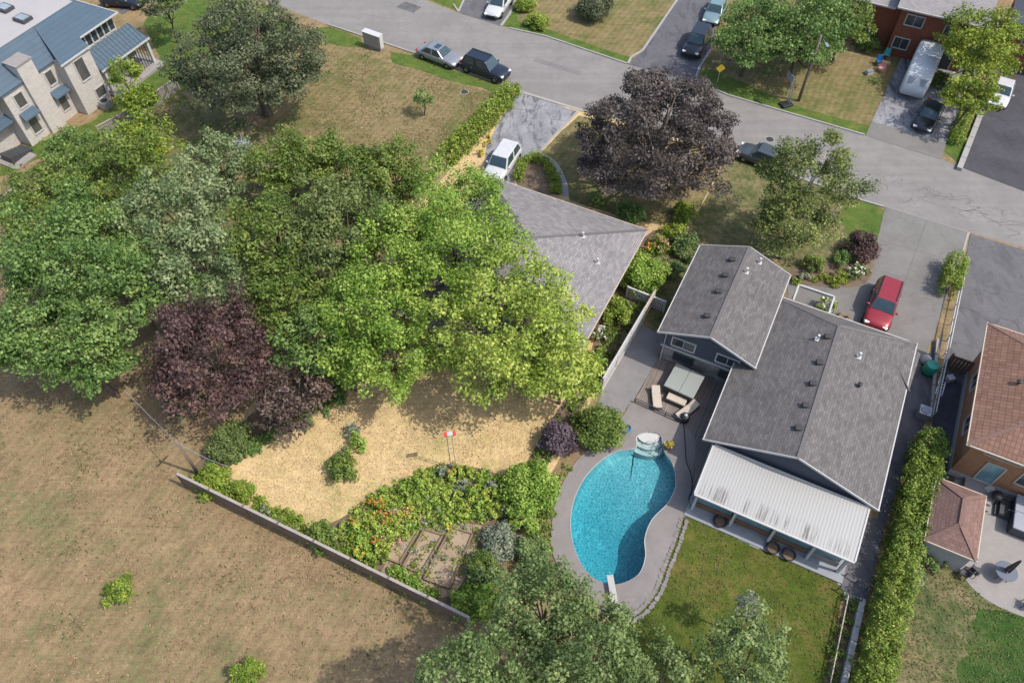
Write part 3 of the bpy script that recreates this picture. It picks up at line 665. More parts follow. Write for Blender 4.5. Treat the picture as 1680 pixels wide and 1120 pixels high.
sc_ = G(1066, 733) - pc; top = G(1064, 709) - pc
for i, zt in enumerate((-.02, -.24, -.46)):
    st = MB(); rr = (.8, 1.15, 1.5)[i]; dirn = (sc_ - top).normalized(); a0 = math.atan2(dirn.y, dirn.x)
    pts = [top + Vector((math.cos(a0 + t), math.sin(a0 + t), 0)) * rr for t in np.linspace(-1.45, 1.45, 14)]
    prev = [top + Vector((math.cos(a0 + t), math.sin(a0 + t), 0)) * max(.04, rr - .36 if i else .04) for t in np.linspace(1.45, -1.45, 14)]
    st.prism([(p.x, p.y) for p in pts + prev], -1.02, zt); st.build('step', 'trim_white', pool)
for sx in (-.28, .28):
    hd = MB(); c = G(1086, 730) - pc; e = EU * sx
    hd.tube([c + e + Vector((0, 0, .04)), c + e + Vector((0, 0, .8)), c + e + EU * -.15 + EV * -.25 + Vector((0, 0, .95)), c + e + EU * -.2 + EV * -.6 + Vector((0, 0, .5)), c + e + EU * -.2 + EV * -.65 + Vector((0, 0, -.5))], .025, 6)
    hd.build('handrail', 'steel', pool, True)
bd = empty('diving_board', G(1006, 985), math.atan2(*(G(1003, 946) - G(1010, 985)).yx), 'white diving board over the deep end of the pool', 'diving board')
b_ = MB(); b_.box((.35, 0, .42), (2.0, .38, .05)); b_.build('board', 'stone_pale', bd, bevel=.02)
b_ = MB(); b_.box((-.35, 0, .22), (.5, .36, .34)); b_.box((.1, 0, .21), (.12, .4, .32)); b_.build('stand', 'metal_white', bd)
# stones along the lawn side of the pool deck
edge_line = smooth_poly(px([(1120, 852), (1108, 890), (1092, 931), (1077, 970), (1051, 1003), (1022, 1017)]), 8, False)
rs = random.Random(8); proto = None; acc = 0
for a, b2 in zip(edge_line, edge_line[1:]):
    m_ = MB(); n_ = 7; r0 = rs.uniform(.11, .17)
    pts = [(math.cos(2 * math.pi * i / n_) * r0 * rs.uniform(.8, 1.2), math.sin(2 * math.pi * i / n_) * r0 * rs.uniform(.75, 1.1)) for i in range(n_)]
    for off in (0, .33):
        m_ = MB(); pts = [(x * rs.uniform(.85, 1.15), y * rs.uniform(.85, 1.15)) for x, y in pts]; m_.prism(pts, -.02, rs.uniform(.07, .13))
        o = m_.build('edging_stone', rs.choice(['stone_edge', 'stone_pool', 'stone_pool']), deck, bevel=.02)
        d = (b2 - a).normalized(); o.location = a.lerp(b2, rs.random() * .3) + Vector((d.y, -d.x, 0)) * -(off - .1); o.rotation_euler.z = rs.uniform(0, 6)
        if abs(o.location.z) > 0: o.location.z = 0
# timber deck beside the house
dk = MB(); dp = px([(1078, 592), (1041, 657), (1117, 692), (1141, 716), (1139, 770), (1134, 815), (1140, 806), (1178, 716), (1222, 600), (1100, 556)])
pts = [(p.x, p.y, .08) for p in dp]
uvd = [[((p.dot(EV)), p.dot(EU)) for p in dp]]
dk.add(pts, [tuple(range(len(pts)))], 0, uvd)
for i in range(len(pts)):
    a, b2 = dp[i], dp[(i + 1) % len(dp)]; dk.add([(a.x, a.y, .08), (a.x, a.y, 0), (b2.x, b2.y, 0), (b2.x, b2.y, .08)], [(3, 2, 1, 0)], 0, [[(0, 0), (0, .1), (1, .1), (1, 0)]])
dko = dk.build('timber_deck', 'deck_board', kind='structure')
me = dko.data; bm = bmesh.new(); bm.from_mesh(me); bmesh.ops.recalc_face_normals(bm, faces=bm.faces); bm.to_mesh(me); bm.free()
# soil of the planted beds
sheet('garden_soil', smooth_poly(px([(650, 795), (720, 762), (800, 772), (850, 800), (855, 870), (800, 960), (730, 1000), (640, 950), (560, 905), (500, 880), (560, 850), (610, 815)]), 3), .013, 'soil')
sheet('garden_soil', px([(650, 868), (745, 855), (790, 862), (775, 930), (745, 975), (705, 985), (625, 945)]), .018, 'dry_soil')
sheet('garden_soil', smooth_poly(px([(330, 800), (390, 755), (430, 720), (540, 665), (560, 640), (520, 600), (400, 690), (310, 775)]), 3), .013, 'soil')
sheet('garden_soil', smooth_poly(px([(1050, 395), (1110, 370), (1140, 350), (1120, 410), (1065, 490), (1010, 580), (960, 660), (910, 740), (850, 860), (830, 830), (880, 730), (960, 600), (985, 530)]), 3), .013, 'soil')
sheet('garden_soil', smooth_poly(px([(1295, 462), (1300, 440), (1425, 425), (1420, 465), (1370, 472)]), 3), .013, 'soil')
sheet('garden_soil', smooth_poly(px([(850, 268), (882, 252), (912, 280), (918, 320), (850, 305)]), 3), .018, 'soil')
sheet('garden_soil', px([(1395, 955), (1380, 1010), (1330, 1200), (1372, 1200), (1412, 990)]), .012, 'soil')

# ================================================================== BUILDINGS
def bar(mb, a, b2, w_, h, mi=0):
    """rectangular rail between two points: w_ level, h upright"""
    a, b2 = Vector(a), Vector(b2); d = (b2 - a).normalized(); s_ = Vector((-d.y, d.x, 0)); s_ = s_.normalized() if s_.length > 1e-3 else Vector((1, 0, 0)); u_ = d.cross(s_) * -1
    if abs(d.z) > .95: u_ = Vector((0, 1, 0)); s_ = Vector((1, 0, 0))
    p = [q + s_ * i * w_ / 2 + u_ * j * h / 2 for q in (a, b2) for i, j in ((-1, -1), (1, -1), (1, 1), (-1, 1))]
    mb.add(p, [(0, 1, 2, 3), (7, 6, 5, 4), (0, 4, 5, 1), (1, 5, 6, 2), (2, 6, 7, 3), (3, 7, 4, 0)], mi)
def walls(root, u0, u1, v0, v1, z0, z1, mat, name='wall'):
    m_ = MB()
    for q in ([(u0, v0, z0), (u1, v0, z0), (u1, v0, z1), (u0, v0, z1)], [(u1, v0, z0), (u1, v1, z0), (u1, v1, z1), (u1, v0, z1)],
              [(u1, v1, z0), (u0, v1, z0), (u0, v1, z1), (u1, v1, z1)], [(u0, v1, z0), (u0, v0, z0), (u0, v0, z1), (u0, v1, z1)], [(u0, v0, z1), (u1, v0, z1), (u1, v1, z1), (u0, v1, z1)]): addq(m_, q)
    return m_.build(name, mat, root)
def window(root, face, at, c, z, w_, h, frame='trim_white', pane='pane', name='window', mull=1, arch=False):
    """frame standing proud of the wall, panes set back inside it; face names the wall's outward axis"""
    sgn = 1 if face[1] == '+' else -1
    def P_(s_, zz, d): return (at + sgn * d, c + s_, zz) if face[0] == 'u' else (c + s_, at + sgn * d, zz)
    fm = MB(); t = .09
    def bx_(s0, s1, z0, z1, d0, d1, mb):
        a, b2 = P_(s0, z0, d0), P_(s1, z1, d1); mb.box2(a, b2)
    bx_(-w_ / 2 - t, -w_ / 2, z - t, z + h + t, -.05, .06, fm); bx_(w_ / 2, w_ / 2 + t, z - t, z + h + t, -.05, .06, fm)
    bx_(-w_ / 2, w_ / 2, z + h, z + h + t, -.05, .06, fm); bx_(-w_ / 2, w_ / 2, z - t, z, -.05, .09, fm)
    fo = fm.build(name, frame, root)
    k = mull + 1; pw = w_ / k
    for i in range(k):
        pm = MB(); s0 = -w_ / 2 + i * pw + (.02 if i else 0); bx_(s0, -w_ / 2 + (i + 1) * pw - (.02 if i < k - 1 else 0), z, z + h, -.03, .012, pm); pm.build('pane', pane, fo)
    for i in range(1, k):
        mm = MB(); s0 = -w_ / 2 + i * pw; bx_(s0 - .02, s0 + .02, z, z + h, -.02, .04, mm); mm.build('mullion', frame, fo)
    return fo
def roof_gable(root, u0, u1, v0, v1, ze, zr, mat, hip0=0.0, hip1=0.0, trim='trim_white', t=.14, um=None, name='roof', gut=.07):
    """ridge along v; hip0/hip1 pull the ridge ends in"""
    um = (u0 + u1) / 2 if um is None else um; a, b2 = (um, v0 + hip0, zr), (um, v1 - hip1, zr); m_ = MB()
    slab(m_, [(u0, v0, ze), a, b2, (u0, v1, ze)], t); slab(m_, [(u1, v0, ze), (u1, v1, ze), b2, a], t)
    if hip0: slab(m_, [(u0, v0, ze), (u1, v0, ze), a], t)
    if hip1: slab(m_, [(u1, v1, ze), (u0, v1, ze), b2], t)
    ro = m_.build(name, mat, root)
    f_ = MB(); g = gut; zt = ze - t * .45
    bar(f_, (u0 - g / 2, v0, zt), (u0 - g / 2, v1, zt), g, .11); bar(f_, (u1 + g / 2, v0, zt), (u1 + g / 2, v1, zt), g, .11)
    for hip, v_, s_ in ((hip0, v0, -1), (hip1, v1, 1)):
        if hip: bar(f_, (u0 - g, v_ + s_ * g / 2, zt), (u1 + g, v_ + s_ * g / 2, zt), g, .11)
        else:
            bar(f_, (u0 - g, v_ + s_ * .03, ze - t * .45), (um, v_ + s_ * .03, zr - t * .45), .05, t + .01); bar(f_, (um, v_ + s_ * .03, zr - t * .45), (u1 + g, v_ + s_ * .03, ze - t * .45), .05, t + .01)
    f_.build('gutter', trim, ro)
    if True:
        r_ = MB()
        for hp_, v_, e_ in ((hip0, v0, a), (hip1, v1, b2)):
            if hp_:
                for u_ in (u0, u1): bar(r_, (u_, v_, ze - .002), (e_[0], e_[1], e_[2] - .002), .22, .03)
        bar(r_, (um, v0 + hip0, zr - .004), (um, v1 - hip1, zr - .004), .24, .03); r_.build('ridge_cap', 'ridge_tile' if 'tile' in mat else 'ridge_shingle', ro)
    def top(u, v): return ze + (zr - ze) * ((u - u0) / (um - u0) if u < um else (u1 - u) / (u1 - um))
    return ro, top
def gable_wall(root, u0, u1, v, z0, zr, mat, um=None, d=.1, name='gable'):
    um = (u0 + u1) / 2 if um is None else um; m_ = MB()
    addq(m_, [(u0, v, z0), (u1, v, z0), (um, v, zr)]); addq(m_, [(u1, v + d, z0), (u0, v + d, z0), (um, v + d, zr)])
    return m_.build(name, mat, root)
def roof_vent(ro, u, v, z, kind='box'):
    m_ = MB()
    if kind == 'box': m_.box((u, v, z + .09), (.42, .36, .2), .3); m_.build('roof_vent', 'vent_dark', ro, bevel=.03)
    elif kind == 'pipe': m_.lathe([(.06, -.1), (.06, .42), (.09, .42), (.09, .46)], (u, v, z), 8); m_.box((u, v, z + .02), (.3, .3, .03)); m_.build('vent_pipe', 'metal_white', ro)
    else: m_.lathe([(.07, -.1), (.07, .25), (.16, .25), (.16, .34), (.05, .4)], (u, v, z), 10); m_.build('vent_cowl', 'vent_dark', ro)

# ---- grey split level house by the pool
o_ = G(1155, 720, 2.7); H2 = empty('split_level_house', (o_.x, o_.y, 0), AU, 'grey shingled split level house between the pool and the concrete driveway', 'house')
walls(H2, .45, 9.85, .35, 12.75, 0, 2.62, 'siding_blue')
gable_wall(H2, .45, 9.85, .34, 2.6, 4.35, 'siding_blue', 5.2)
ro, tp = roof_gable(H2, 0, 10.33, 0, 13.2, 2.7, 4.65, 'shingle_grey', 0, 2.6, um=5.2)
for v_ in (2.0, 3.75, 5.5, 7.25, 9.5): roof_vent(ro, 4.72, v_, tp(4.72, v_))
roof_vent(ro, 4.2, 9.2, tp(4.2, 9), 'pipe'); roof_vent(ro, 6.9, 9.2, tp(6.9, 9), 'pipe'); roof_vent(ro, 7.4, 7.1, tp(7.4, 7), 'cowl')
lm = MB(); slab(lm, [(9.2, 10.8, 2.98), (10.55, 9.1, 2.50), (10.75, 12.7, 2.46), (9.3, 13.15, 2.80)], .08); lm.build('porch_roof', 'shingle_grey', H2)
lm = MB(); bar(lm, (9.2, 10.8, 3.02), (10.55, 9.1, 2.66), .07, .16); lm.build('step_flashing', 'trim_dark', H2)
W0u, W0v = -5.22, 5.98
walls(H2, W0u + .4, W0u + 6.2, W0v + .45, W0v + 8.3, 0, 1.75, 'stone_wall', 'lower_wall'); walls(H2, W0u + .38, W0u + 6.22, W0v + .42, W0v + 8.32, 1.752, 3.32, 'siding_blue', 'upper_wall')
gable_wall(H2, W0u + .38, W0u + 6.2, W0v + .41, 3.3, 4.5, 'siding_blue', W0u + 3.3); gable_wall(H2, W0u + .38, W0u + 6.2, W0v + 8.2, 3.3, 4.5, 'siding_blue', W0u + 3.3)
rw, tw = roof_gable(H2, W0u, W0u + 6.5, W0v, W0v + 8.75, 3.4, 4.75, 'shingle_grey', um=W0u + 3.3, name='wing_roof')
for v_ in (1.76, 4.1, 5.7, 7.3): roof_vent(rw, W0u + 2.55, W0v + v_, tw(W0u + 2.55, 0))
roof_vent(rw, W0u + 3.75, W0v + 6.5, tw(W0u + 3.75, 0), 'pipe'); roof_vent(rw, W0u + 4.3, W0v + 8, tw(W0u + 4.3, 0), 'pipe')
window(H2, 'v-', W0v + .42, W0u + 1.75, 2.15, 1.5, .75); window(H2, 'v-', W0v + .42, W0u + 4.75, 2.15, 1.4, .75)
window(H2, 'v-', W0v + .45, W0u + 2.0, .75, 1.3, .6, 'trim_dark'); window(H2, 'v-', W0v + .45, W0u + 5.1, .75, 1.1, .6, 'trim_dark')
bn = MB(); bar(bn, (W0u + .3, W0v + .40, 1.74), (W0u + 5.3, W0v + .40, 1.74), .1, .12); bn.build('band_course', 'trim_white', H2)
dp_ = MB(); dp_.tube([(W0u + .5, W0v + .36, 0), (W0u + .5, W0v + .36, 3.2)], .04, 6); dp_.tube([(.55, .25, 0), (.55, .25, 2.5)], .04, 6); dp_.build('downspout', 'trim_white', H2)
window(H2, 'u-', .45, 2.6, .1, 1.9, 2.0, 'trim_white', name='patio_door'); window(H2, 'u-', .45, 4.9, .9, 1.2, 1.1)
window(H2, 'u+', 9.85, 5, 1.0, 1.6, 1.1); window(H2, 'u+', 9.85, 9, 1.0, 1.2, 1.1)
window(H2, 'v+', 12.75, 7.0, .1, 4.6, 2.1, 'trim_white', 'trim_white', 'garage_door', 0)
ra = MB(); pts = [(2.1, 13.7, 2.2), (2.1, 15.3, 2.2), (4.6, 15.3, 2.2), (4.6, 13.4, 2.2)]
for a, b2 in zip(pts, pts[1:]): bar(ra, a, b2, .12, .2)
for q in pts: bar(ra, (q[0], q[1], 0), q, .12, .12)
ra.build('porch_frame', 'trim_white', H2); fl = MB(); fl.box((3.3, 14.4, .15), (2.3, 1.6, .3)); fl.build('porch_floor', 'pink_paint' if False else 'drive_concrete', H2)
# sunroom with corrugated roof
cm = MB(); nu = 96; u0, u1 = .69, 9.85; vt, vb = -.08, -3.45; zt, zb = 2.58, 2.26
top_ = []; 
for i in range(nu * 2 + 1):
    u = u0 + (u1 - u0) * i / (nu * 2); w_ = .0022 if (i % 4) in (0, 1) else -.0022
    top_.append(((u, vt, zt + w_), (u, vb, zb + w_)))
for i in range(nu * 2):
    (a, b2), (c, d) = top_[i], top_[i + 1]
    cm.add([b2, d, c, a], [(0, 1, 2, 3)], 0, [[(b2[0], 0), (d[0], 0), (c[0], 1), (a[0], 1)]])
cm.build('sunroom_roof', 'sheet_white', H2)
tr_ = MB(); bar(tr_, (u0 - .05, vb - .05, zb - .06), (u1 + .05, vb - .05, zb - .06), .1, .12); bar(tr_, (u0 - .05, vb, zb - .02), (u0 - .05, vt, zt - .02), .09, .12); bar(tr_, (u1 + .05, vb, zb - .02), (u1 + .05, vt, zt - .02), .09, .12)
bar(tr_, (u0, vt + .05, zt + .03), (u1, vt + .05, zt + .03), .12, .06); tr_.build('roof_edge', 'trim_white', H2)
for u in (.85, 3.2, 5.5, 7.8, 9.6):
    m_ = MB(); m_.box((u, vb + .12, 1.08), (.15, .15, 2.2)); m_.build('post', 'trim_white', H2)
fl = MB(); fl.box(((u0 + u1) / 2, -1.9, .06), (u1 - u0 + .3, 4.0, .14)); fl.build('sunroom_floor', 'slab_grey', H2)
for i, u in enumerate((2.02, 4.35, 6.65, 8.7)):
    kw = MB(); wd = 2.15 if i < 3 else 1.6; kw.box((u, vb + .45, .40), (wd, .12, .56)); kw.build('knee_wall', 'wood_brown' if i < 3 else 'concrete', H2)
    pn = MB(); pn.box((u, vb + .45, 1.3), (wd - .1, .05, 1.2)); pn.build('glass_panel', 'pane_teal', H2)
fp = MB(); fp.box((10.75, -1.6, .05), (1.5, 5.2, .12)); fp.build('side_slab', 'drive_grey', H2)

# ---- bungalow of the outlined lot
o_ = G(1062, 377, 2.8); BG = empty('bungalow', (o_.x, o_.y, 0), AU, 'single storey bungalow with grey hipped roof half hidden under the bright green trees', 'house')
walls(BG, -12.8, -.5, -14.6, -.5, 0, 2.72, 'brick_orange')
rb, tb = roof_gable(BG, -13.3, 0, -15.1, 0, 2.8, 4.95, 'shingle_dark', 6.6, 6.6, 'trim_cream')
roof_vent(rb, -1.85, -5.26, tb(-1.85, 0), 'pipe'); roof_vent(rb, -3.6, -3.9, 3.95, 'pipe'); roof_vent(rb, -10.2, -13, 3.5, 'pipe')
window(BG, 'u+', -.5, -3.0, 1.0, 1.4, 1.1); window(BG, 'u+', -.5, -8.5, 1.0, 1.6, 1.1); window(BG, 'v-', -14.6, -5, .9, 2.0, 1.2); window(BG, 'v-', -14.6, -9.5, .1, 1.8, 2.0, name='patio_door')
window(BG, 'v+', -.5, -4, .9, 2.0, 1.2); window(BG, 'v+', -.5, -10.6, .1, 2.6, 2.0, pane='trim_white', name='garage_door', mull=0)

# ---- pale house with blue metal roof
o_ = G(145, 190); WH = empty('blue_roof_house', (o_.x, o_.y, 0), AU, 'large pale brick house with blue metal roof, flat centre and wide chimney', 'house')
walls(WH, -15, -1.15, -5.4, 3.0, 0, 5.3, 'brick_white'); walls(WH, -15, -1.3, 3.0, 7.3, 0, 5.6, 'brick_white', 'wing_wall'); walls(WH, -1.3, 0, 0.05, 2.95, 0, 5.28, 'brick_white', 'bay')
walls(WH, -15, -2.4, -11, -5.41, 0, 5.2, 'brick_white', 'wing_wall')
ch = walls(WH, -2.2, -.82, -3.3, -1.75, 0, 6.6, 'brick_white', 'chimney'); cc = MB(); cc.box2((-2.28, -3.38, 6.6), (-.74, -1.67, 6.72)); cc.build('chimney_cap', 'concrete', ch)
m_ = MB(); E0 = [(.25, 7.9), (.25, 2.6)]
ue, ut, zb_, zt_ = .15, -3.2, 5.35, 7.2
slab(m_, [(ue, 2.5, zb_), (ue, 3.1, zb_), (-2.7, 3.1, 6.95), (ut, 1.4, zt_), (-1.2, 1.4, 6.1)], .1) if False else None
slab(m_, [(.1, -.2, 5.27), (.1, 3.1, 5.27), (-.8, 3.1, 5.8), (-.8, 7.6, 5.8), (ut, 5.6, zt_), (ut, 1.2, zt_)], .12); slab(m_, [(-.95, -11.2, 5.3), (-.95, .9, 5.3), (ut - .02, 1.2, zt_ - .02), (ut - .02, -8.4, zt_ - .02)], .12)
slab(m_, [(-.8, 7.6, 5.8), (-15.5, 7.6, 5.45), (-12.3, 5.6, zt_), (ut, 5.6, zt_)], .12); slab(m_, [(-.95, -11.2, 5.3), (ut - .02, -8.4, zt_ - .02), (-12.3, -8.4, zt_ - .02), (-15.5, -11.2, 5.3)], .12)
slab(m_, [(-15.5, 7.6, 5.45), (-15.5, -11.2, 5.3), (-12.3, -8.4, zt_), (-12.3, 5.6, zt_)], .12)
wr = m_.build('roof', 'metal_blue', WH)
fm = MB(); addq(fm, [(ut + .02, -8.4, zt_ + .03), (ut + .02, 5.6, zt_ + .03), (-12.3, 5.6, zt_ + .03), (-12.3, -8.4, zt_ + .03)]); fm.build('flat_roof', 'flat_roof', WH)
gm = MB(); bar(gm, (.15, -.25, 5.2), (.15, 3.15, 5.2), .09, .13); bar(gm, (-.75, 3.15, 5.73), (-.75, 7.7, 5.73), .09, .13); bar(gm, (-.8, 7.65, 5.73), (-15.5, 7.65, 5.38), .09, .13); gm.build('gutter', 'trim_white', wr)
for (u, v_) in ((-4.7, 1.5), (-7.4, 2.0), (-7.0, -2.6)):
    s_ = MB(); s_.box((u, v_, zt_ + .16), (1.3, 1.0, .3)); s_ = s_.build('skylight', 'trim_dark', WH); g_ = MB(); g_.box((u, v_, zt_ + .33), (1.0, .72, .05)); g_.build('pane', 'pane_sky', s_)
window(WH, 'u+', 0, 1.5, 2.9, .95, 1.9, 'trim_white', 'pane_grey', mull=0); window(WH, 'u+', 0, 2.2, .7, 1.0, .9, 'trim_white', 'pane_grey', mull=0)
window(WH, 'u+', -1.15, -.85, 3.5, .7, 1.2, 'trim_white', 'pane_grey', mull=0); window(WH, 'u+', -1.15, -.85, .9, .75, 1.5, 'trim_white', 'pane_grey', mull=0)
window(WH, 'u+', -1.15, -4.2, 3.4, .8, 1.2, 'trim_white', 'pane_grey', mull=0); window(WH, 'u+', -1.15, -4.2, .8, .8, 1.6, 'trim_white', 'pane_grey', mull=0)
for v_ in (-.9, -4.25):
    a_ = MB(); slab(a_, [(-1.15, v_ - .75, 3.05), (-1.15, v_ + .75, 3.05), (-.45, v_ + .8, 2.65), (-.45, v_ - .8, 2.65)], .07); a_.build('awning', 'metal_blue', WH)
for i in range(6): window(WH, 'u+', -1.3, 3.5 + i * .68, 4.35, .54, 1.0, 'trim_white', 'pane', mull=0)
pr_ = MB(); slab(pr_, [(-1.28, 3.02, 4.1), (-1.28, 8.6, 4.1), (.25, 9.0, 2.8), (.25, 3.02, 2.8)], .09)
for i in range(15):
    v_ = 3.2 + i * .41; bar(pr_, (-1.28, min(v_, 8.55), 4.125), (.25, v_, 2.825), .035, .05)
po = pr_.build('porch_roof', 'metal_blue', WH); gp = MB(); bar(gp, (.29, 3.0, 2.74), (.29, 9.05, 2.74), .09, .14); gp.build('gutter', 'trim_white', po)
for v_ in (3.4, 6.1, 8.8): c_ = MB(); c_.box((-.05, v_, 1.35), (.26, .26, 2.7)); c_.build('porch_column', 'trim_white', WH)
for i in range(8): p_ = MB(); p_.box((-.1, 6.4 + i * .29, 1.3), (.06, .06, 2.4)); p_.build('screen_bar', 'trim_dark', WH)
pf = MB(); pf.box((-1.1, 6.2, .12), (3.8, 6.2, .24)); pf.build('porch_floor', 'concrete', WH); bp_ = MB(); bp_.box((-2.6, 6.2, 1.3), (.1, 5.8, 2.4)); bp_.build('porch_glazing', 'pane', WH)
sp_ = MB(); slab(sp_, [(-2.4, -11, 3.0), (-2.4, -4.4, 3.0), (-1.5, -4.4, 2.6), (-1.5, -11, 2.6)], .09); sp_.build('side_roof', 'metal_blue', WH)
for i in range(7): s_ = MB(); s_.box((-1.3 + .0 * i, -5.9 - i * .3, .12 + .0), (1.3, .28, .24 + .16 * i)); s_.build('stair', 'trim_dark', WH)
ld = MB(); ld.box((-1.2, -7.2, .06), (2.6, 2.2, .12)); ld.build('landing', 'concrete', WH)
ac = empty('air_conditioner', G(165, 178), AU, 'square grey air conditioner unit standing against the pale brick bay', 'air conditioner')
b_ = MB(); b_.box((.55, .3, .42), (.8, .8, .8)); b_.build('casing', 'metal_grey', ac, bevel=.03); b_ = MB(); b_.lathe([(.32, .82), (.32, .86), (.1, .88)], (.55, .3, 0), 12); b_.build('fan_grille', 'black_plastic', ac)

# ---- orange brick house on the right
o_ = G(1588, 728, 4.2); OB = empty('orange_brick_house', (o_.x, o_.y, 0), AU, 'orange brick house with red tile hipped roof beside the asphalt passage', 'house')
walls(OB, .55, 11.5, .6, 9.4, .55, 4.12, 'brick_orange'); walls(OB, .5, 11.55, .55, 9.45, 0, .55, 'wall_grey', 'foundation')
ro, tp = roof_gable(OB, 0, 12, 0, 10, 4.2, 6.4, 'tile_red', 5.2, 4.4, 'trim_cream')
roof_vent(ro, 1.9, 5.1, tp(1.9, 0), 'cowl'); roof_vent(ro, 3.6, 6.4, tp(3.6, 0), 'cowl')
window(OB, 'v-', .6, 2.3, 3.25, 1.9, .6, 'trim_cream'); window(OB, 'u-', .55, 3.2, 1.6, 1.2, 1.0, 'trim_cream'); window(OB, 'u-', .55, 6.8, 1.6, 1.2, 1.0, 'trim_cream')
window(OB, 'v-', .6, 2.35, .6, .95, 1.9, 'trim_cream', 'pane_teal', 'door', 0); window(OB, 'v-', .6, 4.4, 1.6, 1.3, 1.1, 'trim_cream')
st = MB(); st.box((2.3, -.1, .2), (1.6, 1.3, .4)); st.box((2.3, -.9, .1), (1.6, .4, .2)); st.build('door_step', 'concrete', OB)
# ---- small shed
o_ = G(1518, 885, 2.2); SH = empty('garden_shed', (o_.x, o_.y, 0), AU, 'small shed with a red shingled hip roof beside the long hedge', 'shed')
walls(SH, .15, 2.6, .15, 4.2, 0, 2.14, 'wall_grey'); roof_gable(SH, 0, 2.75, 0, 4.35, 2.2, 3.05, 'tile_shed', 1.3, 1.3, 'trim_cream', gut=.06)
window(SH, 'u+', 2.6, 2.2, .06, 1.4, 1.85, 'trim_white', 'trim_dark', 'door', 1)
# ---- red brick house across the street
o_ = G(1455, 90); RBH = empty('red_brick_house', (o_.x, o_.y, 0), AU, 'two storey red brick house with pale shingled roof behind the covered motorhome', 'house')
walls(RBH, -.3, 6.6, 0, 9, 0, 5.0, 'brick_red'); walls(RBH, -7.5, -.3, 1.3, 9, 0, 4.3, 'brick_red', 'wing_wall')
m_ = MB(); slab(m_, [(-.8, -.55, 5.05), (7.1, -.55, 5.05), (7.1, 4.5, 7.0), (-.8, 4.5, 7.0)], .14); slab(m_, [(-.8, 9.5, 5.05), (7.1, 9.5, 5.05), (7.1, 4.5, 7.0), (-.8, 4.5, 7.0)], .14)
slab(m_, [(-8, .6, 4.3), (-.82, .6, 4.3), (-.82, 5, 6.0), (-8, 5, 6.0)], .14); rr_ = m_.build('roof', 'shingle_pale', RBH)
g_ = MB(); bar(g_, (-.8, -.6, 4.98), (7.1, -.6, 4.98), .1, .14); bar(g_, (-8, .55, 4.23), (-.9, .55, 4.23), .1, .14); g_.build('gutter', 'trim_white', rr_)
window(RBH, 'v-', 0, 1.1, 3.35, 1.5, .95); window(RBH, 'v-', 0, 4.6, 3.2, 1.5, .95); window(RBH, 'v-', 0, .75, .95, 1.3, 1.0); window(RBH, 'v-', 1.3, -3.2, .2, .95, 2.0, 'trim_white', 'pane', 'door', 0)
window(RBH, 'v-', 0, 4.25, .02, 2.7, 2.2, 'trim_white', 'drive_dark' if False else 'trim_dark', 'garage_door', 0)
window(RBH, 'v-', 1.3, -5.6, 1.0, 1.8, 1.2)
# ---- corner of the dark roofed house beyond the parked white car
o_ = G(1660, 35, 4.5); DH = empty('dark_roof_house', (o_.x, o_.y, 0), AU, 'corner of a house with dark slate blue roof beyond the black driveway', 'house')
walls(DH, .5, 9, .5, 9, 0, 4.4, 'brick_red'); roof_gable(DH, 0, 9.5, 0, 9.5, 4.5, 6.4, 'siding_blue', 4.4, 4.4, 'trim_dark'); window(DH, 'v-', .5, 2.5, 2.5, 1.5, 1.0); window(DH, 'u-', .5, 3, 2.5, 1.5, 1.0)

# ================================================================== FENCES AND WALLS
def board_fence(name, label, pts, h, mat, cap, cat='fence', bay=2.4, t=.05, cw=.14, gap=False, face_mat=None):
    pts = [Vector(p) for p in pts]; root = empty(name, (pts[0].x, pts[0].y, 0), 0, label, cat); r_ = random.Random(len(label))
    for a, b2 in zip(pts, pts[1:]):
        L_ = (b2 - a).length; n_ = max(1, round(L_ / bay)); d = (b2 - a) / n_; ang = math.atan2(d.y, d.x); nn_ = Vector((-d.y, d.x, 0)).normalized()
        for i in range(n_):
            q = a + d * i - pts[0]; e = q + d
            p_ = MB(); p_.box((q.x, q.y, h / 2 + .02), (.11, .11, h + .1), ang); p_.build('post', mat, root)
            m_ = MB(); k = int(d.length / .16)
            for j in range(k):
                c = q + d * ((j + .5) / k); hh = h - .06 - r_.uniform(0, .03); w_ = d.length / k * (.97 if not gap else .7)
                m_.box((c.x + nn_.x * r_.uniform(-.006, .006), c.y + nn_.y * r_.uniform(-.006, .006), .03 + hh / 2), (w_, t * .5, hh), ang)
            m_.build('board_panel', mat, root)
            c_ = MB(); c = q + d * .5; c_.box((c.x, c.y, h), (d.length * .985, cw, .05), ang + r_.uniform(-.004, .004)); c_.build('cap_rail', cap, root)
            for zz in (.35, h - .35):
                x_ = MB(); x_.box((c.x + nn_.x * .05, c.y + nn_.y * .05, zz), (d.length * .95, .04, .09), ang); x_.build('rail', cap, root)
        e = b2 - pts[0]; p_ = MB(); p_.box((e.x, e.y, h / 2 + .02), (.11, .11, h + .1), ang); p_.build('post', cap, root)
    return root
board_fence('board_fence', 'long weathered board fence between the dry field and the garden', [G(303, 795), G(770, 1026)], 1.55, 'wood_fence', 'wood_cap', cw=.16)
board_fence('white_fence', 'tall white panel fence beside the grey side path', [G(1052, 532), G(986, 645)], 1.8, 'trim_white', 'trim_white', cw=.12)
board_fence('timber_fence', 'pale timber fence standing between the bungalow shrubs and the split level house', [G(1070, 500), G(1052, 531)], 1.6, 'trim_cream', 'trim_cream')
board_fence('picket_fence', 'short white fence crossing the gap beside the bungalow', [G(1027, 488), G(1088, 512)], 1.2, 'trim_white', 'trim_white', gap=True)
board_fence('side_yard_fence', 'grey picket fence at the foot of the blue roofed house, under the leafy young tree', [G(168, 228), G(205, 208), G(250, 180), G(295, 148)], 1.3, 'wood_cap', 'wood_cap', gap=True)
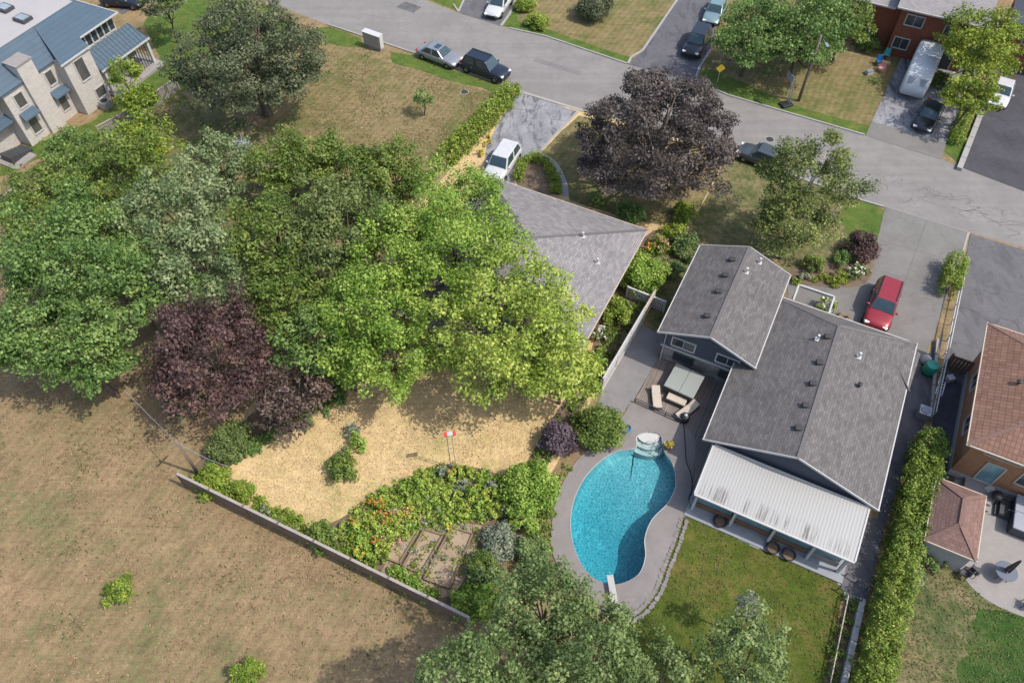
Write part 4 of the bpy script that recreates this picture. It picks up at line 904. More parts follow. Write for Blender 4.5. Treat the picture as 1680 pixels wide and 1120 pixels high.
board_fence('grey_fence', 'grey picket fence running out of the maples toward the concrete path', [G(-20, 372), G(36, 330)], 1.4, 'wood_fence', 'wood_cap', gap=True)
def lowwall(name, label, pts, w_, h, mat, blocks=.9):
    pts = [Vector(p) for p in pts]; root = empty(name, (pts[0].x, pts[0].y, 0), 0, label, 'wall')
    for a, b2 in zip(pts, pts[1:]):
        L_ = (b2 - a).length; n_ = max(1, round(L_ / blocks)); d = (b2 - a) / n_; ang = math.atan2(d.y, d.x)
        for i in range(n_):
            c = a + d * (i + .5) - pts[0]; m_ = MB(); m_.box((c.x, c.y, h / 2 - .02), (d.length * .97, w_, h + .04), ang); m_.build('block', mat, root, bevel=.015)
    return root
lowwall('block_wall', 'low grey block wall at the foot of the long cedar hedge', [G(1412, 985), G(1368, 1180)], .32, .45, 'stone_pale')
lowwall('retaining_wall', 'low pale concrete wall beside the black driveway', [G(1622, 152), G(1572, 280)], .45, .3, 'kerb_concrete', 1.6)
lowwall('drive_wall', 'low cream kerb wall between the concrete driveway and the grey asphalt', [G(1536, 560), G(1524, 690)], .2, .35, 'wood_cap', 1.5)
def railing(name, label, pts, h, mat, r=.025, step=1.5, rails=(1.0,), balusters=0, cat='railing'):
    pts = [Vector(p) for p in pts]; root = empty(name, (pts[0].x, pts[0].y, 0), 0, label, cat)
    for a, b2 in zip(pts, pts[1:]):
        n_ = max(1, round((b2 - a).length / step))
        for i in range(n_ + 1): q = a.lerp(b2, i / n_) - pts[0]; m_ = MB(); m_.tube([(q.x, q.y, 0), (q.x, q.y, h)], r, 6); m_.build('post', mat, root)
        for k in rails: m_ = MB(); x, y = a - pts[0], b2 - pts[0]; m_.tube([(x.x, x.y, h * k), (y.x, y.y, h * k)], r * 1.2, 6); m_.build('rail', mat, root)
    return root
railing('pipe_fence', 'white pipe rail fence along the grey asphalt driveway, running from the clipped hedge', [G(1578, 438), G(1552, 560), G(1524, 690)], 1.1, 'trim_white', .035, 1.6, (1.0, .5), cat='fence')
railing('deck_railing', 'low black metal railing between the timber deck and the pool', [G(1041, 660), G(1116, 694)], .5, 'trim_dark', .03, 1.2, (1.0, .5))
railing('garden_rail', 'thin tan rail above the narrow soil strip beside the low block wall', [G(1386, 982), G(1345, 1180)], .6, 'trim_cream', .03, 2.5)
railing('slab_railing', 'dark metal frame around grey slabs beside the sunroom', [G(1386, 945), G(1420, 968), G(1408, 990), G(1372, 968)], .5, 'trim_dark', .03, .8)
gt = empty('timber_gate', G(1549, 604), AU, 'dark brown timber gate across the asphalt passage', 'gate')
for i in range(9): m_ = MB(); m_.box((.1 + i * .23, 0, .75), (.2, .05, 1.5)); m_.build('board', 'wood_brown', gt)
for z in (.3, 1.3): m_ = MB(); m_.box((1.0, .05, z), (2.1, .05, .12)); m_.build('rail', 'wood_brown', gt)
for x in (-.06, 2.1): m_ = MB(); m_.box((x, 0, .8), (.14, .14, 1.7)); m_.build('post', 'wood_brown', gt)
# ================================================================== VEHICLES
def vehicle(name, label, cat, rear, front, paint, L_=4.6, W_=1.82, H_=1.46, belt=.92, hood=.80, xw=(.95, .30, -1.05, -1.75), rear_z=.9, group=None, cab=1.0, rack=False):
    """xw: windshield foot, roof front, roof rear, rear glass foot (metres from the middle)"""
    a, f_ = G(rear[0], rear[1], .5), G(front[0], front[1], .5); c = (a + f_) / 2; d = f_ - a
    root = empty(name, (c.x, c.y, 0), math.atan2(d.y, d.x), label, cat, group)
    h2, w2 = L_ / 2, W_ / 2
    sts = [(-h2, rear_z - .28, .80, .45), (-h2 + .10, rear_z - .08, .90, .32), (-h2 + .45, rear_z, .98, .24), (xw[3], max(rear_z, belt - .02), 1, .22), (xw[2], belt, 1, .20), (0, belt, 1, .2), (xw[0], belt - .02, 1, .2),
           (xw[0] + (h2 - xw[0]) * .55, hood + .02, .98, .22), (h2 - .28, hood - .07, .92, .26), (h2 - .08, hood - .20, .84, .34), (h2, hood - .34, .74, .42)]
    ring = lambda x, zt, wf, zb: [(x, sy * w2 * wf * k, z) for sy, seq in ((1, ((.0, zb), (.86, zb), (1.0, zb + .16), (1.0, (zb + zt) * .5 + .08), (.95, zt - .07), (.84, zt), (.0, zt + .035))), ) for k, z in seq]
    bm_ = MB(); rows = []
    for s_ in sts:
        hp = ring(*s_); full = hp + [(p[0], -p[1], p[2]) for p in hp[-2:0:-1]]; rows.append(full)
    n_ = len(rows[0]); vs_ = [p for r_ in rows for p in r_]; fs = [(i * n_ + k, i * n_ + (k + 1) % n_, (i + 1) * n_ + (k + 1) % n_, (i + 1) * n_ + k) for i in range(len(rows) - 1) for k in range(n_)]
    fs += [tuple(range(n_ - 1, -1, -1)), tuple((len(rows) - 1) * n_ + k for k in range(n_))]
    bm_.add(vs_, fs); body = bm_.build('body', paint, root, True); sb = body.modifiers.new('sub', 'SUBSURF'); sb.levels = sb.render_levels = 1
    wb, wt = w2 * .90, w2 * .74; z0, z1 = belt - .03, H_
    B4 = [(xw[3], -wb, z0 if rear_z <= belt else z0), (xw[0], -wb, z0), (xw[0], wb, z0), (xw[3], wb, z0)]; T4 = [(xw[2], -wt, z1 - .03), (xw[1], -wt, z1), (xw[1], wt, z1), (xw[2], wt, z1 - .03)]
    ca = MB(); ca.add(B4 + T4, [(4, 5, 6, 7), (0, 1, 5, 4), (1, 2, 6, 5), (2, 3, 7, 6), (3, 0, 4, 7)]); cab_o = ca.build('roof', paint, root, False, .07)
    def panel(nm, q, fr_, off, mat='car_glass'):
        q = [Vector(p) for p in q]; cn = sum(q, Vector()) / 4; nn_ = (q[1] - q[0]).cross(q[2] - q[0]).normalized()
        if nn_.dot(cn - Vector((0, 0, belt))) < 0: nn_ = -nn_
        qq = [cn + (p - cn) * fr_ + nn_ * off for p in q]; bq = [cn + (p - cn) * fr_ - nn_ * .01 for p in q]; m_ = MB()
        m_.add(qq + bq, [(0, 1, 2, 3), (7, 6, 5, 4)] + [(i, (i + 1) % 4, 4 + (i + 1) % 4, 4 + i) for i in range(4)]); bmx = m_.build(nm, mat, root); return bmx
    panel('windshield', [B4[1], B4[2], T4[2], T4[1]], .90, .012); panel('rear_window', [B4[3], B4[0], T4[0], T4[3]], .84, .012)
    for sy in (0, 1):
        b0, b1, t1, t0 = (B4[0], B4[1], T4[1], T4[0]) if sy == 0 else (B4[3], B4[2], T4[2], T4[3])
        lp = lambda p, q, t: tuple(p[i] + (q[i] - p[i]) * t for i in range(3))
        for s0, s1 in ((.05, .48), (.52, .96)): panel('side_window', [lp(b0, b1, s0), lp(b0, b1, s1), lp(t0, t1, s1), lp(t0, t1, s0)], .88, .012)
    wr_ = .33 if H_ < 1.6 else .37
    for x in (h2 - .88, -h2 + .85):
        for sy in (-1, 1):
            ty = MB(); ty.lathe([(wr_ * .62, -.11), (wr_ * .97, -.11), (wr_, -.07), (wr_, .07), (wr_ * .97, .11), (wr_ * .62, .11)], (0, 0, 0), 16, axis='y'); t_ = ty.build('wheel', 'rubber', root, True); t_.location = (x, sy * (w2 - .1), wr_)
            rm = MB(); rm.lathe([(wr_ * .64, -.10), (wr_ * .64, .10), (wr_ * .25, .115), (.04, .10)] if sy > 0 else [(.04, -.10), (wr_ * .25, -.115), (wr_ * .64, -.10), (wr_ * .64, .10)], (0, 0, 0), 14, axis='y'); rm.build('rim', 'steel', t_, True)
    for sy in (-1, 1):
        m_ = MB(); m_.box((h2 - .17, sy * w2 * .66, hood - .20), (.22, .34, .13), sy * -.35); m_.build('headlight', 'lamp_lens', root, bevel=.03)
        m_ = MB(); m_.box((-h2 + .10, sy * w2 * .72, rear_z - .14), (.14, .26, .16), sy * .25); m_.build('taillight', 'lamp_red', root, bevel=.03)
        m_ = MB(); m_.box((xw[0] - .22, sy * (w2 + .07), belt + .06), (.12, .2, .13)); m_.build('mirror', paint, root, bevel=.03)
        m_ = MB(); m_.box((xw[2] + .9, sy * (w2 - .005), belt - .2), (.16, .03, .03)); m_.build('door_handle', 'steel', root)
    gr_ = MB(); gr_.box((h2 - .03, 0, .48), (.06, W_ * .55, .16)); gr_.build('grille', 'black_plastic', root)
    if rack:
        for sy in (-1, 1): m_ = MB(); m_.tube([(xw[1] - .15, sy * wt * .9, H_ + .05), (xw[2] + .1, sy * wt * .9, H_ + .03)], .025, 6); m_.box((xw[1] - .15, sy * wt * .9, H_ + .01), (.08, .05, .08)); m_.box((xw[2] + .1, sy * wt * .9, H_), (.08, .05, .08)); m_.build('roof_rail', 'black_plastic', root)
    return root
SUVK = dict(L_=4.75, W_=1.9, H_=1.74, belt=1.05, hood=.98, xw=(1.05, .45, -1.85, -2.22), rear_z=1.04)
vehicle('parked_sedan', 'silver sedan parked behind the black minivan on the street', 'car', (691, 80), (752, 103), 'paint_silver')
m_ = MB(); sl = bpy.data.objects['parked_sedan']; m_.box((-.1, 0, 1.462), (.55, .7, .02)); m_.build('sunroof', 'car_glass', sl)
vehicle('parked_minivan', 'black minivan parked on the street in front of the silver sedan', 'minivan', (762, 101), (831, 126), 'paint_navy', **{**SUVK, 'L_': 4.9, 'rear_z': 1.05}, rack=True)
vehicle('parked_car', 'white car on the grey driveway across the street', 'car', (834, -12), (803, 30), 'paint_white')
vehicle('parked_suv', 'black suv on the shaded dark driveway across the street', 'suv', (1157, 46), (1128, 97), 'paint_black', **SUVK)
vehicle('parked_car', 'pale teal car behind the black suv on the shaded driveway', 'car', (1186, -6), (1160, 46), 'paint_teal')
vehicle('parked_hatchback', 'dark grey hatchback at the kerb beside the birch tree', 'hatchback', (1284, 271), (1216, 246), 'paint_grey', L_=4.3, H_=1.52, belt=.96, hood=.88, xw=(.95, .35, -1.35, -2.0), rear_z=.98)
vehicle('parked_suv', 'white suv on the worn driveway in front of the bungalow', 'suv', (841, 244), (806, 297), 'paint_white', **SUVK)
vehicle('parked_suv', 'red suv on the pale concrete driveway', 'suv', (1460, 465), (1433, 541), 'paint_red', **SUVK, rack=True)
vehicle('parked_car', 'black car behind the covered motorhome', 'car', (1538, 164), (1508, 219), 'paint_black')
vehicle('parked_car', 'white car on the black driveway beside the yellow green tree', 'car', (1652, 124), (1631, 182), 'paint_white')
vehicle('parked_car', 'dark car on the driveway beside the blue roofed house', 'car', (172, -2), (232, 4), 'paint_navy')
sheet('driveway', px([(110, -20), (160, -20), (200, 24), (255, -2), (275, -30), (300, -60), (100, -60)]), .012, 'drive_dark')
# covered motorhome
c = G(1511, 117, 1.2); rv = empty('motorhome', (c.x, c.y, 0), R(63.5 + 180 - 3), 'long motorhome under a pale grey fitted cover on the worn driveway', 'motorhome')
bm_ = MB(); sec = [(-3.3, .9, 2.15, .72), (-3.15, 1.08, 2.5, .5), (-2.6, 1.15, 2.62, .45), (-.4, 1.15, 2.62, .45), (-.3, 1.12, 2.56, .45), (-.2, 1.15, 2.62, .45), (2.2, 1.14, 2.5, .45), (2.75, 1.1, 2.2, .45), (3.2, 1.02, 1.5, .5), (3.35, .9, 1.2, .6)]
rows = []
for x, w_, zt, zb in sec:
    hp = [(0, zb), (w_ * .9, zb), (w_, zb + .12), (w_ * 1.01, zt * .6), (w_ * .97, zt - .14), (w_ * .8, zt), (0, zt + .07)]; rows.append([(x, y, z) for y, z in hp] + [(x, -y, z) for y, z in hp[-2:0:-1]])
n_ = len(rows[0]); fs = [(i * n_ + k, i * n_ + (k + 1) % n_, (i + 1) * n_ + (k + 1) % n_, (i + 1) * n_ + k) for i in range(len(rows) - 1) for k in range(n_)] + [tuple(range(n_ - 1, -1, -1)), tuple((len(rows) - 1) * n_ + k for k in range(n_))]
bm_.add([p for r_ in rows for p in r_], fs); bm_.build('cover', 'cover_grey', rv, True)
st = MB(); st.box((-.3, 0, 2.63), (.08, 1.8, .03)); st.build('strap', 'trim_white', rv); wsd = MB(); wsd.box((2.97, 0, 1.86), (.05, 1.6, .62), 0, 0, Matrix.Rotation(R(-32), 3, 'Y')); wsd.build('windshield_panel', 'cover_slate', rv)
for x in (-2.0, 2.2):
    for sy in (-1, 1): ty = MB(); ty.lathe([(.2, -.12), (.38, -.12), (.38, .12), (.2, .12)], (0, 0, 0), 14, axis='y'); t_ = ty.build('wheel', 'rubber', rv, True); t_.location = (x, sy * .92, .38)

# ================================================================== STREET FURNITURE
mb_ = empty('community_mailbox', G(614, 79), AU - R(4), 'grey community mailbox cabinet with small doors beside the street', 'mailbox')
b_ = MB(); b_.box((0, 0, .95), (2.0, .55, 1.3)); b_.build('cabinet', 'metal_grey', mb_, bevel=.02); b_ = MB(); b_.box((0, 0, 1.63), (2.1, .7, .06)); b_.build('lid', 'metal_white', mb_)
b_ = MB(); b_.box((1.03, 0, .95), (.05, .5, 1.28)); b_.build('side_panel', 'metal_white', mb_); b_ = MB(); b_.box((0, 0, .15), (1.8, .4, .34)); b_.build('pedestal', 'concrete', mb_)
for i in range(4):
    for j in range(3): d_ = MB(); d_.box((-.72 + i * .48, -.285, .55 + j * .4), (.42, .03, .34)); d_.build('mailbox_door', 'metal_grey', mb_, bevel=.01)
ys = empty('road_sign', G(1174, 146), 0, 'yellow road sign on a thin post under the shady trees', 'sign')
b_ = MB(); b_.tube([(0, 0, -.1), (0, 0, 2.5)], .03, 6); b_.build('post', 'steel', ys); b_ = MB(); b_.box((0, -.04, 2.2), (.62, .02, .62), 0, 0, Matrix.Rotation(R(45), 3, 'Y')); b_.build('plate', 'yellow_sign', ys)
up_ = empty('utility_pole', G(1310, 166), 0, 'wooden utility pole with a street lamp on the dry front lawn', 'utility pole')
b_ = MB(); b_.tube([(0, 0, -.2), (0, 0, 3), (0, 0, 6.6)], [.15, .135, .11], 8); b_.build('pole', 'wood_pole', up_, True); b_ = MB(); b_.tube([(0, 0, 6.2), (.1, -.5, 6.5), (.15, -1.1, 6.55)], .03, 6); b_.build('lamp_arm', 'metal_grey', up_)
b_ = MB(); b_.box((.17, -1.3, 6.53), (.24, .55, .12), .1); b_.build('lamp_head', 'metal_grey', up_, bevel=.03); b_ = MB(); b_.box((.17, -1.3, 6.455), (.18, .42, .03), .1); b_.build('lamp_lens', 'lamp_lens', up_)
bh = empty('basketball_hoop', G(1289, 173), R(200), 'portable basketball hoop with a dark base at the edge of the street', 'basketball hoop')
b_ = MB(); b_.box((0, 0, .12), (1.1, .8, .24)); b_.build('base', 'black_plastic', bh, bevel=.05)
for sy in (-.13, .13): b_ = MB(); b_.tube([(-.2, sy, .22), (-.15, sy, 1.6), (.35, sy, 2.9)], .045, 6); b_.build('pole', 'metal_grey', bh)
b_ = MB(); b_.box((.5, 0, 3.05), (.05, 1.0, .65)); b_.build('backboard', 'pane_sky', bh); b_ = MB(); pr = [(.78 + .23 * math.cos(t), .23 * math.sin(t), 2.85) for t in np.linspace(0, 2 * math.pi, 15)]; b_.tube(pr, .012, 5); b_.build('rim', 'red_paint', bh)
for pxy, lab in (((1263, 229), 'round iron manhole cover in the street above the grey hatchback'), ((762, 151), 'small dark drain cover sunk in the dry lawn behind the hedge')):
    mh = empty('manhole_cover', G(*pxy), 0, lab, 'manhole'); b_ = MB(); b_.lathe([(.40, -.02), (.40, .014), (.36, .016)], (0, 0, 0), 20); b_.build('rim', 'kerb_concrete', mh); b_ = MB(); b_.lathe([(.34, 0), (.34, .02), (.3, .022)], (0, 0, 0), 20); b_.build('lid', 'vent_dark', mh)
cpole = empty('corner_pole', G(326, 778), 0, 'short wooden wire pole at the corner of the board fence', 'utility pole')
b_ = MB(); b_.tube([(0, 0, -.2), (-.05, .05, 4.2)], [.1, .075], 7); b_.build('pole', 'wood_pole', cpole, True); b_ = MB(); b_.box((-.05, .05, 3.9), (.9, .07, .09), R(60)); b_.build('crossarm', 'wood_pole', cpole)
cw_ = G(326, 778); wire = MB()
for e in (G(205, 640, 4.6) - cw_, G(372, 764, 2.9) - cw_):
    s_ = Vector((-.05, .05, 4.0)); pts = [s_.lerp(e, t) - Vector((0, 0, .35 * math.sin(math.pi * t))) for t in np.linspace(0, 1, 9)]; wire.tube(pts, .016, 5)
wire.build('wire', 'metal_grey', cpole)
gp_ = empty('garden_pole', G(740, 769), R(10), 'thin garden pole carrying a small red and white plate over the straw lawn', 'garden pole')
b_ = MB(); b_.tube([(0, 0, 0), (0, 0, 4.3)], .03, 6); b_.tube([(.3, 0, 0), (.3, 0, 4.25)], .02, 6); b_.build('pole', 'metal_grey', gp_); b_ = MB(); b_.lathe([(.3, 0), (.34, .03), (.32, .1), (.08, .12)], (.1, 0, 0), 14); b_.build('base', 'stone_pale', gp_)
b_ = MB(); b_.box((.2, 0, 4.3), (.34, .26, .06)); b_.build('plate', 'trim_white', gp_)
for x in (-.06, .46): b_ = MB(); b_.box((x, 0, 4.31), (.18, .28, .07)); b_.build('wing', 'red_paint', gp_)

# ================================================================== POOL SIDE AND YARD THINGS
tub = empty('hot_tub', G(1119, 637), AU - R(4), 'square hot tub under a sage grey folding cover on the timber deck', 'hot tub')
b_ = MB(); b_.box((0, 0, .46), (1.95, 1.95, .76)); b_.build('cabinet', 'wicker', tub, bevel=.05)
for s_ in (-1, 1): b_ = MB(); b_.box((s_ * .525, 0, .91), (1.04, 2.1, .13)); b_.build('cover', 'cover_sage', tub, bevel=.04)
def lounger(label, a, b2, seat=.38, w_=.62):
    A_, B_ = G(*a, .4), G(*b2, .4); d = A_ - B_; L_ = d.length; c = (A_ + B_) / 2; root = empty('sun_lounger', (c.x, c.y, .08), math.atan2(d.y, d.x), label, 'lounger')
    m_ = MB(); m_.box((0, 0, .18), (L_, w_, .2)); m_.build('frame', 'wicker', root, bevel=.02); m_ = MB(); m_.box((-L_ * .16, 0, .33), (L_ * .66, w_ * .94, .11)); m_.build('seat_cushion', 'cushion_cream', root, bevel=.04)
    m_ = MB(); m_.box((L_ * .33, 0, .42), (L_ * .34, w_ * .94, .11), 0, 0, Matrix.Rotation(R(-24), 3, 'Y')); m_.build('back_cushion', 'cushion_cream', root, bevel=.04)
    for x in (-.42, .42):
        for y in (-.4, .4): m_ = MB(); m_.box((x * L_, y * w_, .05), (.06, .06, .1)); m_.build('leg', 'wicker', root)
    return root
lounger('cream cushioned lounger standing alone on the side path edge of the deck', (1075, 634), (1079, 669)); lounger('cream cushioned lounger set askew between the bench and the house wall', (1143, 661), (1112, 684))
bc = empty('garden_bench', G(1108, 661) + Vector((0, 0, .08)), AU - R(2), 'low cream cushioned bench in front of the hot tub', 'bench')
b_ = MB(); b_.box((0, 0, .2), (1.35, .6, .28)); b_.build('frame', 'wicker', bc, bevel=.02); b_ = MB(); b_.box((0, 0, .4), (1.3, .56, .12)); b_.build('seat_cushion', 'cushion_cream', bc, bevel=.04)
for x in (-.6, .6): b_ = MB(); b_.box((x, 0, .03), (.06, .5, .08)); b_.build('leg', 'wicker', bc)
hr = empty('hose_reel', G(1027, 704), .4, 'blue garden hose coiled beside the round olive bush', 'hose'); b_ = MB()
for i in range(4): b_.tube([(.34 * math.cos(t) - i * .015, (.30 - .02 * i) * math.sin(t), .06 + .04 * i) for t in np.linspace(0, 2 * math.pi, 20)], .022, 5)
b_.build('coil', 'blue_plastic', hr, True)
hs = MB(); pts = smooth_poly([G(1122, 694, .12), G(1124, 725, .12), G(1126, 755, .12), G(1133, 775, .12), G(1136, 800, .12), G(1130, 818, .12), G(1136, 835, .12)], 5, False)
tag(MB().tube(pts, .025, 6).build('black_hose', 'rubber', None, True), 'black hose snaking along the timber deck edge past the pool', 'hose')
gl_ = empty('deck_pump', G(1122, 690) + Vector((0, 0, .05)), .3, 'dark pool filter housing at the end of the black railing', 'pool filter'); b_ = MB(); b_.lathe([(.3, 0), (.32, .5), (.26, .62), (.1, .68)], (0, 0, 0), 14); b_.build('tank', 'black_plastic', gl_, True); b_ = MB(); b_.lathe([(.12, .66), (.12, .74), (.04, .76)], (0, 0, 0), 10); b_.build('lid', 'metal_grey', gl_)
ppt = empty('plant_pot', G(1096, 735) + Vector((0, 0, .05)), 0, 'pot of yellow flowers beside the pool handrail', 'plant pot'); b_ = MB(); b_.lathe([(.18, 0), (.26, .34), (.28, .36), (.22, .34)], (0, 0, 0), 12); b_.build('pot', 'wood_brown', ppt)
rng = np.random.default_rng(3); me = leaf_mesh('flowers', np.array([[0, 0, .5], [.15, .1, .42], [-.15, .05, .45]]), np.array([.28, .2, .2]), np.array([90, 50, 50]), .12, rng, 'flower_yellow'); o = bpy.data.objects.new('flowers', me); inst(o); o.parent = ppt
for i, (x, y) in enumerate(((1203, 872), (1221, 881), (1239, 890))):
    s_ = empty('stepping_slab', G(x, y), AU, 'square grey stepping slab in front of the sunroom', 'slab', 'slabs in front of the sunroom'); b_ = MB(); b_.box((0, 0, .02), (.62, .62, .06)); b_.build('stone', 'slab_grey', s_, bevel=.01)
for i, (x, y, lab) in enumerate(((1180, 858, 'black round tub standing at the end of the sunroom nearest the pool'), (1266, 901, 'black round tub beside the stepping slabs'), (1292, 912, 'black round tub next to the pale sunroom knee wall'))):
    s_ = empty('round_tub', G(x, y), 0, lab, 'planter'); b_ = MB(); b_.lathe([(.30, 0), (.40, .3), (.42, .32), (.36, .31), (.33, .2), (.02, .2)], (0, 0, 0), 18); b_.build('shell', 'black_plastic', s_, True); b_ = MB(); b_.lathe([(.34, .2), (.3, .235), (.05, .25)], (0, 0, 0), 14); b_.build('soil', 'soil', s_)
for (x, y) in ((1382, 955), (1396, 962), (1405, 975), (1391, 978)):
    s_ = empty('paving_slab', G(x, y), AU, 'square pale slab inside the dark metal frame', 'slab', 'slabs inside the dark frame'); b_ = MB(); b_.box((0, 0, .02), (.5, .5, .07)); b_.build('stone', 'slab_grey', s_, bevel=.01)
bn_ = empty('rain_barrel', G(1521, 611), 0, 'green plastic barrel beside the corner of the split level house', 'barrel'); b_ = MB(); b_.lathe([(.34, 0), (.42, .25), (.44, .6), (.40, .95), (.38, .96), (.34, .92), (.05, .9)], (0, 0, 0), 18); b_.build('shell', 'green_plastic', bn_, True); b_ = MB(); b_.lathe([(.45, .28), (.455, .3), (.45, .33)], (0, 0, 0), 18); b_.build('hoop', 'green_plastic', bn_)
wb_ = empty('white_bag', G(1516, 594), 0, 'white bag stuffed beside the green barrel', 'bag'); b_ = MB(); b_.lathe([(.26, 0), (.34, .2), (.32, .5), (.16, .68), (.05, .74)], (0, 0, 0), 9); b_.build('sack', 'trim_white', wb_, True)
a2 = empty('air_conditioner', G(1511, 683), AU, 'grey air conditioner box at the end of the long cedar hedge', 'air conditioner'); b_ = MB(); b_.box((0, 0, .4), (.75, .75, .8)); b_.build('casing', 'metal_grey', a2, bevel=.03); b_ = MB(); b_.lathe([(.3, .8), (.3, .84), (.08, .86)], (0, 0, 0), 12); b_.build('fan_grille', 'cover_slate', a2)
ld_ = empty('ladder', G(1538, 650), 0, 'aluminium ladder lying in the asphalt passage along the pipe fence', 'ladder'); e0, e1 = Vector((0, 0, .12)), G(1551, 604) - G(1538, 650) + Vector((0, 0, .12)); sd_ = (e1 - e0).cross(Vector((0, 0, 1))).normalized() * .2
for s_ in (-1, 1): b_ = MB(); bar(b_, e0 + sd_ * s_, e1 + sd_ * s_, .05, .09); b_.build('rail', 'steel', ld_)
for i in range(9): b_ = MB(); q = e0.lerp(e1, (i + .5) / 9); b_.tube([q - sd_, q + sd_], .02, 6); b_.build('rung', 'steel', ld_)
wbx = empty('white_box', G(1556, 624), .2, 'small white box in the dark asphalt passage by the timber gate', 'box'); b_ = MB(); b_.box((0, 0, .2), (.45, .4, .4)); b_.build('carton', 'trim_white', wbx, bevel=.02); b_ = MB(); b_.box((0, 0, .415), (.47, .42, .03)); b_.build('lid', 'metal_white', wbx)
# patio of the orange house
ht = empty('spa_tub', G(1690, 862), AU, 'large spa tub with slate grey cover beside the orange brick house', 'hot tub'); b_ = MB(); b_.box((0, 0, .42), (2.5, 2.3, .84)); b_.build('cabinet', 'trim_dark', ht, bevel=.05)
for s_ in (-1, 1): b_ = MB(); b_.box((0, s_ * .61, .9), (2.6, 1.2, .12)); b_.build('cover', 'cover_slate', ht, bevel=.04)
b_ = MB(); b_.box((-1.6, .3, .2), (.6, 1.2, .4)); b_.box((-1.95, .3, .1), (.3, 1.2, .2)); b_.build('step', 'trim_dark', ht)
for y in (-.25, .85): b_ = MB(); b_.tube([(-1.7, y, 0), (-1.7, y, 1.1), (-1.3, y, 1.15)], .025, 6); b_.build('handrail', 'trim_dark', ht)
tb_ = empty('patio_table', G(1641, 944), 0, 'round slate blue patio table on the pale patio', 'table'); b_ = MB(); b_.lathe([(.60, .70), (.62, .72), (.60, .745), (.05, .75)], (0, 0, 0), 28); b_.build('tabletop', 'umbrella_blue', tb_, False)
for i in range(4): t = i * math.pi / 2 + .4; b_ = MB(); b_.tube([(.15 * math.cos(t), .15 * math.sin(t), .7), (.45 * math.cos(t), .45 * math.sin(t), 0)], .02, 6); b_.build('leg', 'trim_dark', tb_)
um_ = empty('patio_umbrella', G(1641, 944), 0, 'closed dark patio umbrella standing in the round table', 'umbrella'); b_ = MB(); b_.tube([(0, 0, 0), (0, 0, 2.35)], .022, 8); b_.build('pole', 'wood_brown', um_)
b_ = MB(); n_ = 12; prof = [(.20, .86), (.17, 1.2), (.12, 1.8), (.07, 2.2), (.03, 2.32)]
b_.v = [(r_ * (1 if k % 2 else .55) * math.cos(2 * math.pi * k / n_), r_ * (1 if k % 2 else .55) * math.sin(2 * math.pi * k / n_), z) for r_, z in prof for k in range(n_)]
for i in range(len(prof) - 1):
    for k in range(n_): b_.f.append((i * n_ + k, i * n_ + (k + 1) % n_, (i + 1) * n_ + (k + 1) % n_, (i + 1) * n_ + k)); b_.m.append(0); b_.uv.append(None)
b_.build('canopy', 'wicker', um_, False)
def wire_chair(label, at, rz, mat='trim_dark', group=None, name='patio_chair'):
    root = empty(name, G(*at), rz, label, 'chair', group); m_ = MB(); m_.box((0, 0, .44), (.5, .5, .05)); m_.build('seat', mat, root, bevel=.02)
    m_ = MB(); m_.box((-.24, 0, .70), (.05, .48, .5), 0, 0, Matrix.Rotation(R(-10), 3, 'Y')); m_.build('backrest', mat, root, bevel=.02)
    for x in (-.22, .22):
        for y in (-.22, .22): m_ = MB(); m_.tube([(x, y, .44), (x * 1.1, y * 1.1, 0)], .022, 5); m_.build('leg', mat, root)
    for y in (-.27, .27): m_ = MB(); m_.tube([(-.26, y, .62), (.2, y, .64), (.22, y, .44)], .02, 5); m_.build('armrest', mat, root)
    return root
wire_chair('black metal chair on the patio between the round table and the lime shrub', (1594, 940), .6); wire_chair('black metal chair tucked against the small grey leaved plant', (1578, 944), 2.2); wire_chair('black metal chair at the lawn edge of the pale patio', (1681, 995), 2.6)
kb = empty('kettle_barbecue', G(1626, 822), 0, 'black kettle barbecue beside the orange brick wall', 'barbecue'); b_ = MB(); b_.lathe([(.05, .5), (.25, .58), (.32, .75), (.33, .78), (.28, .94), (.12, 1.03), (.03, 1.04)], (0, 0, 0), 16); b_.build('bowl', 'black_plastic', kb, True)
for i in range(3): t = i * 2.1; b_ = MB(); b_.tube([(.15 * math.cos(t), .15 * math.sin(t), .62), (.3 * math.cos(t), .3 * math.sin(t), 0)], .018, 5); b_.build('leg', 'steel', kb)
rc = empty('red_cooler', G(1618, 806), .4, 'red cooler box beside the black kettle barbecue', 'cooler'); b_ = MB(); b_.box((0, 0, .2), (.55, .35, .38)); b_.build('box', 'red_paint', rc, bevel=.03); b_ = MB(); b_.box((0, 0, .42), (.57, .37, .07)); b_.build('lid', 'trim_white', rc, bevel=.02)
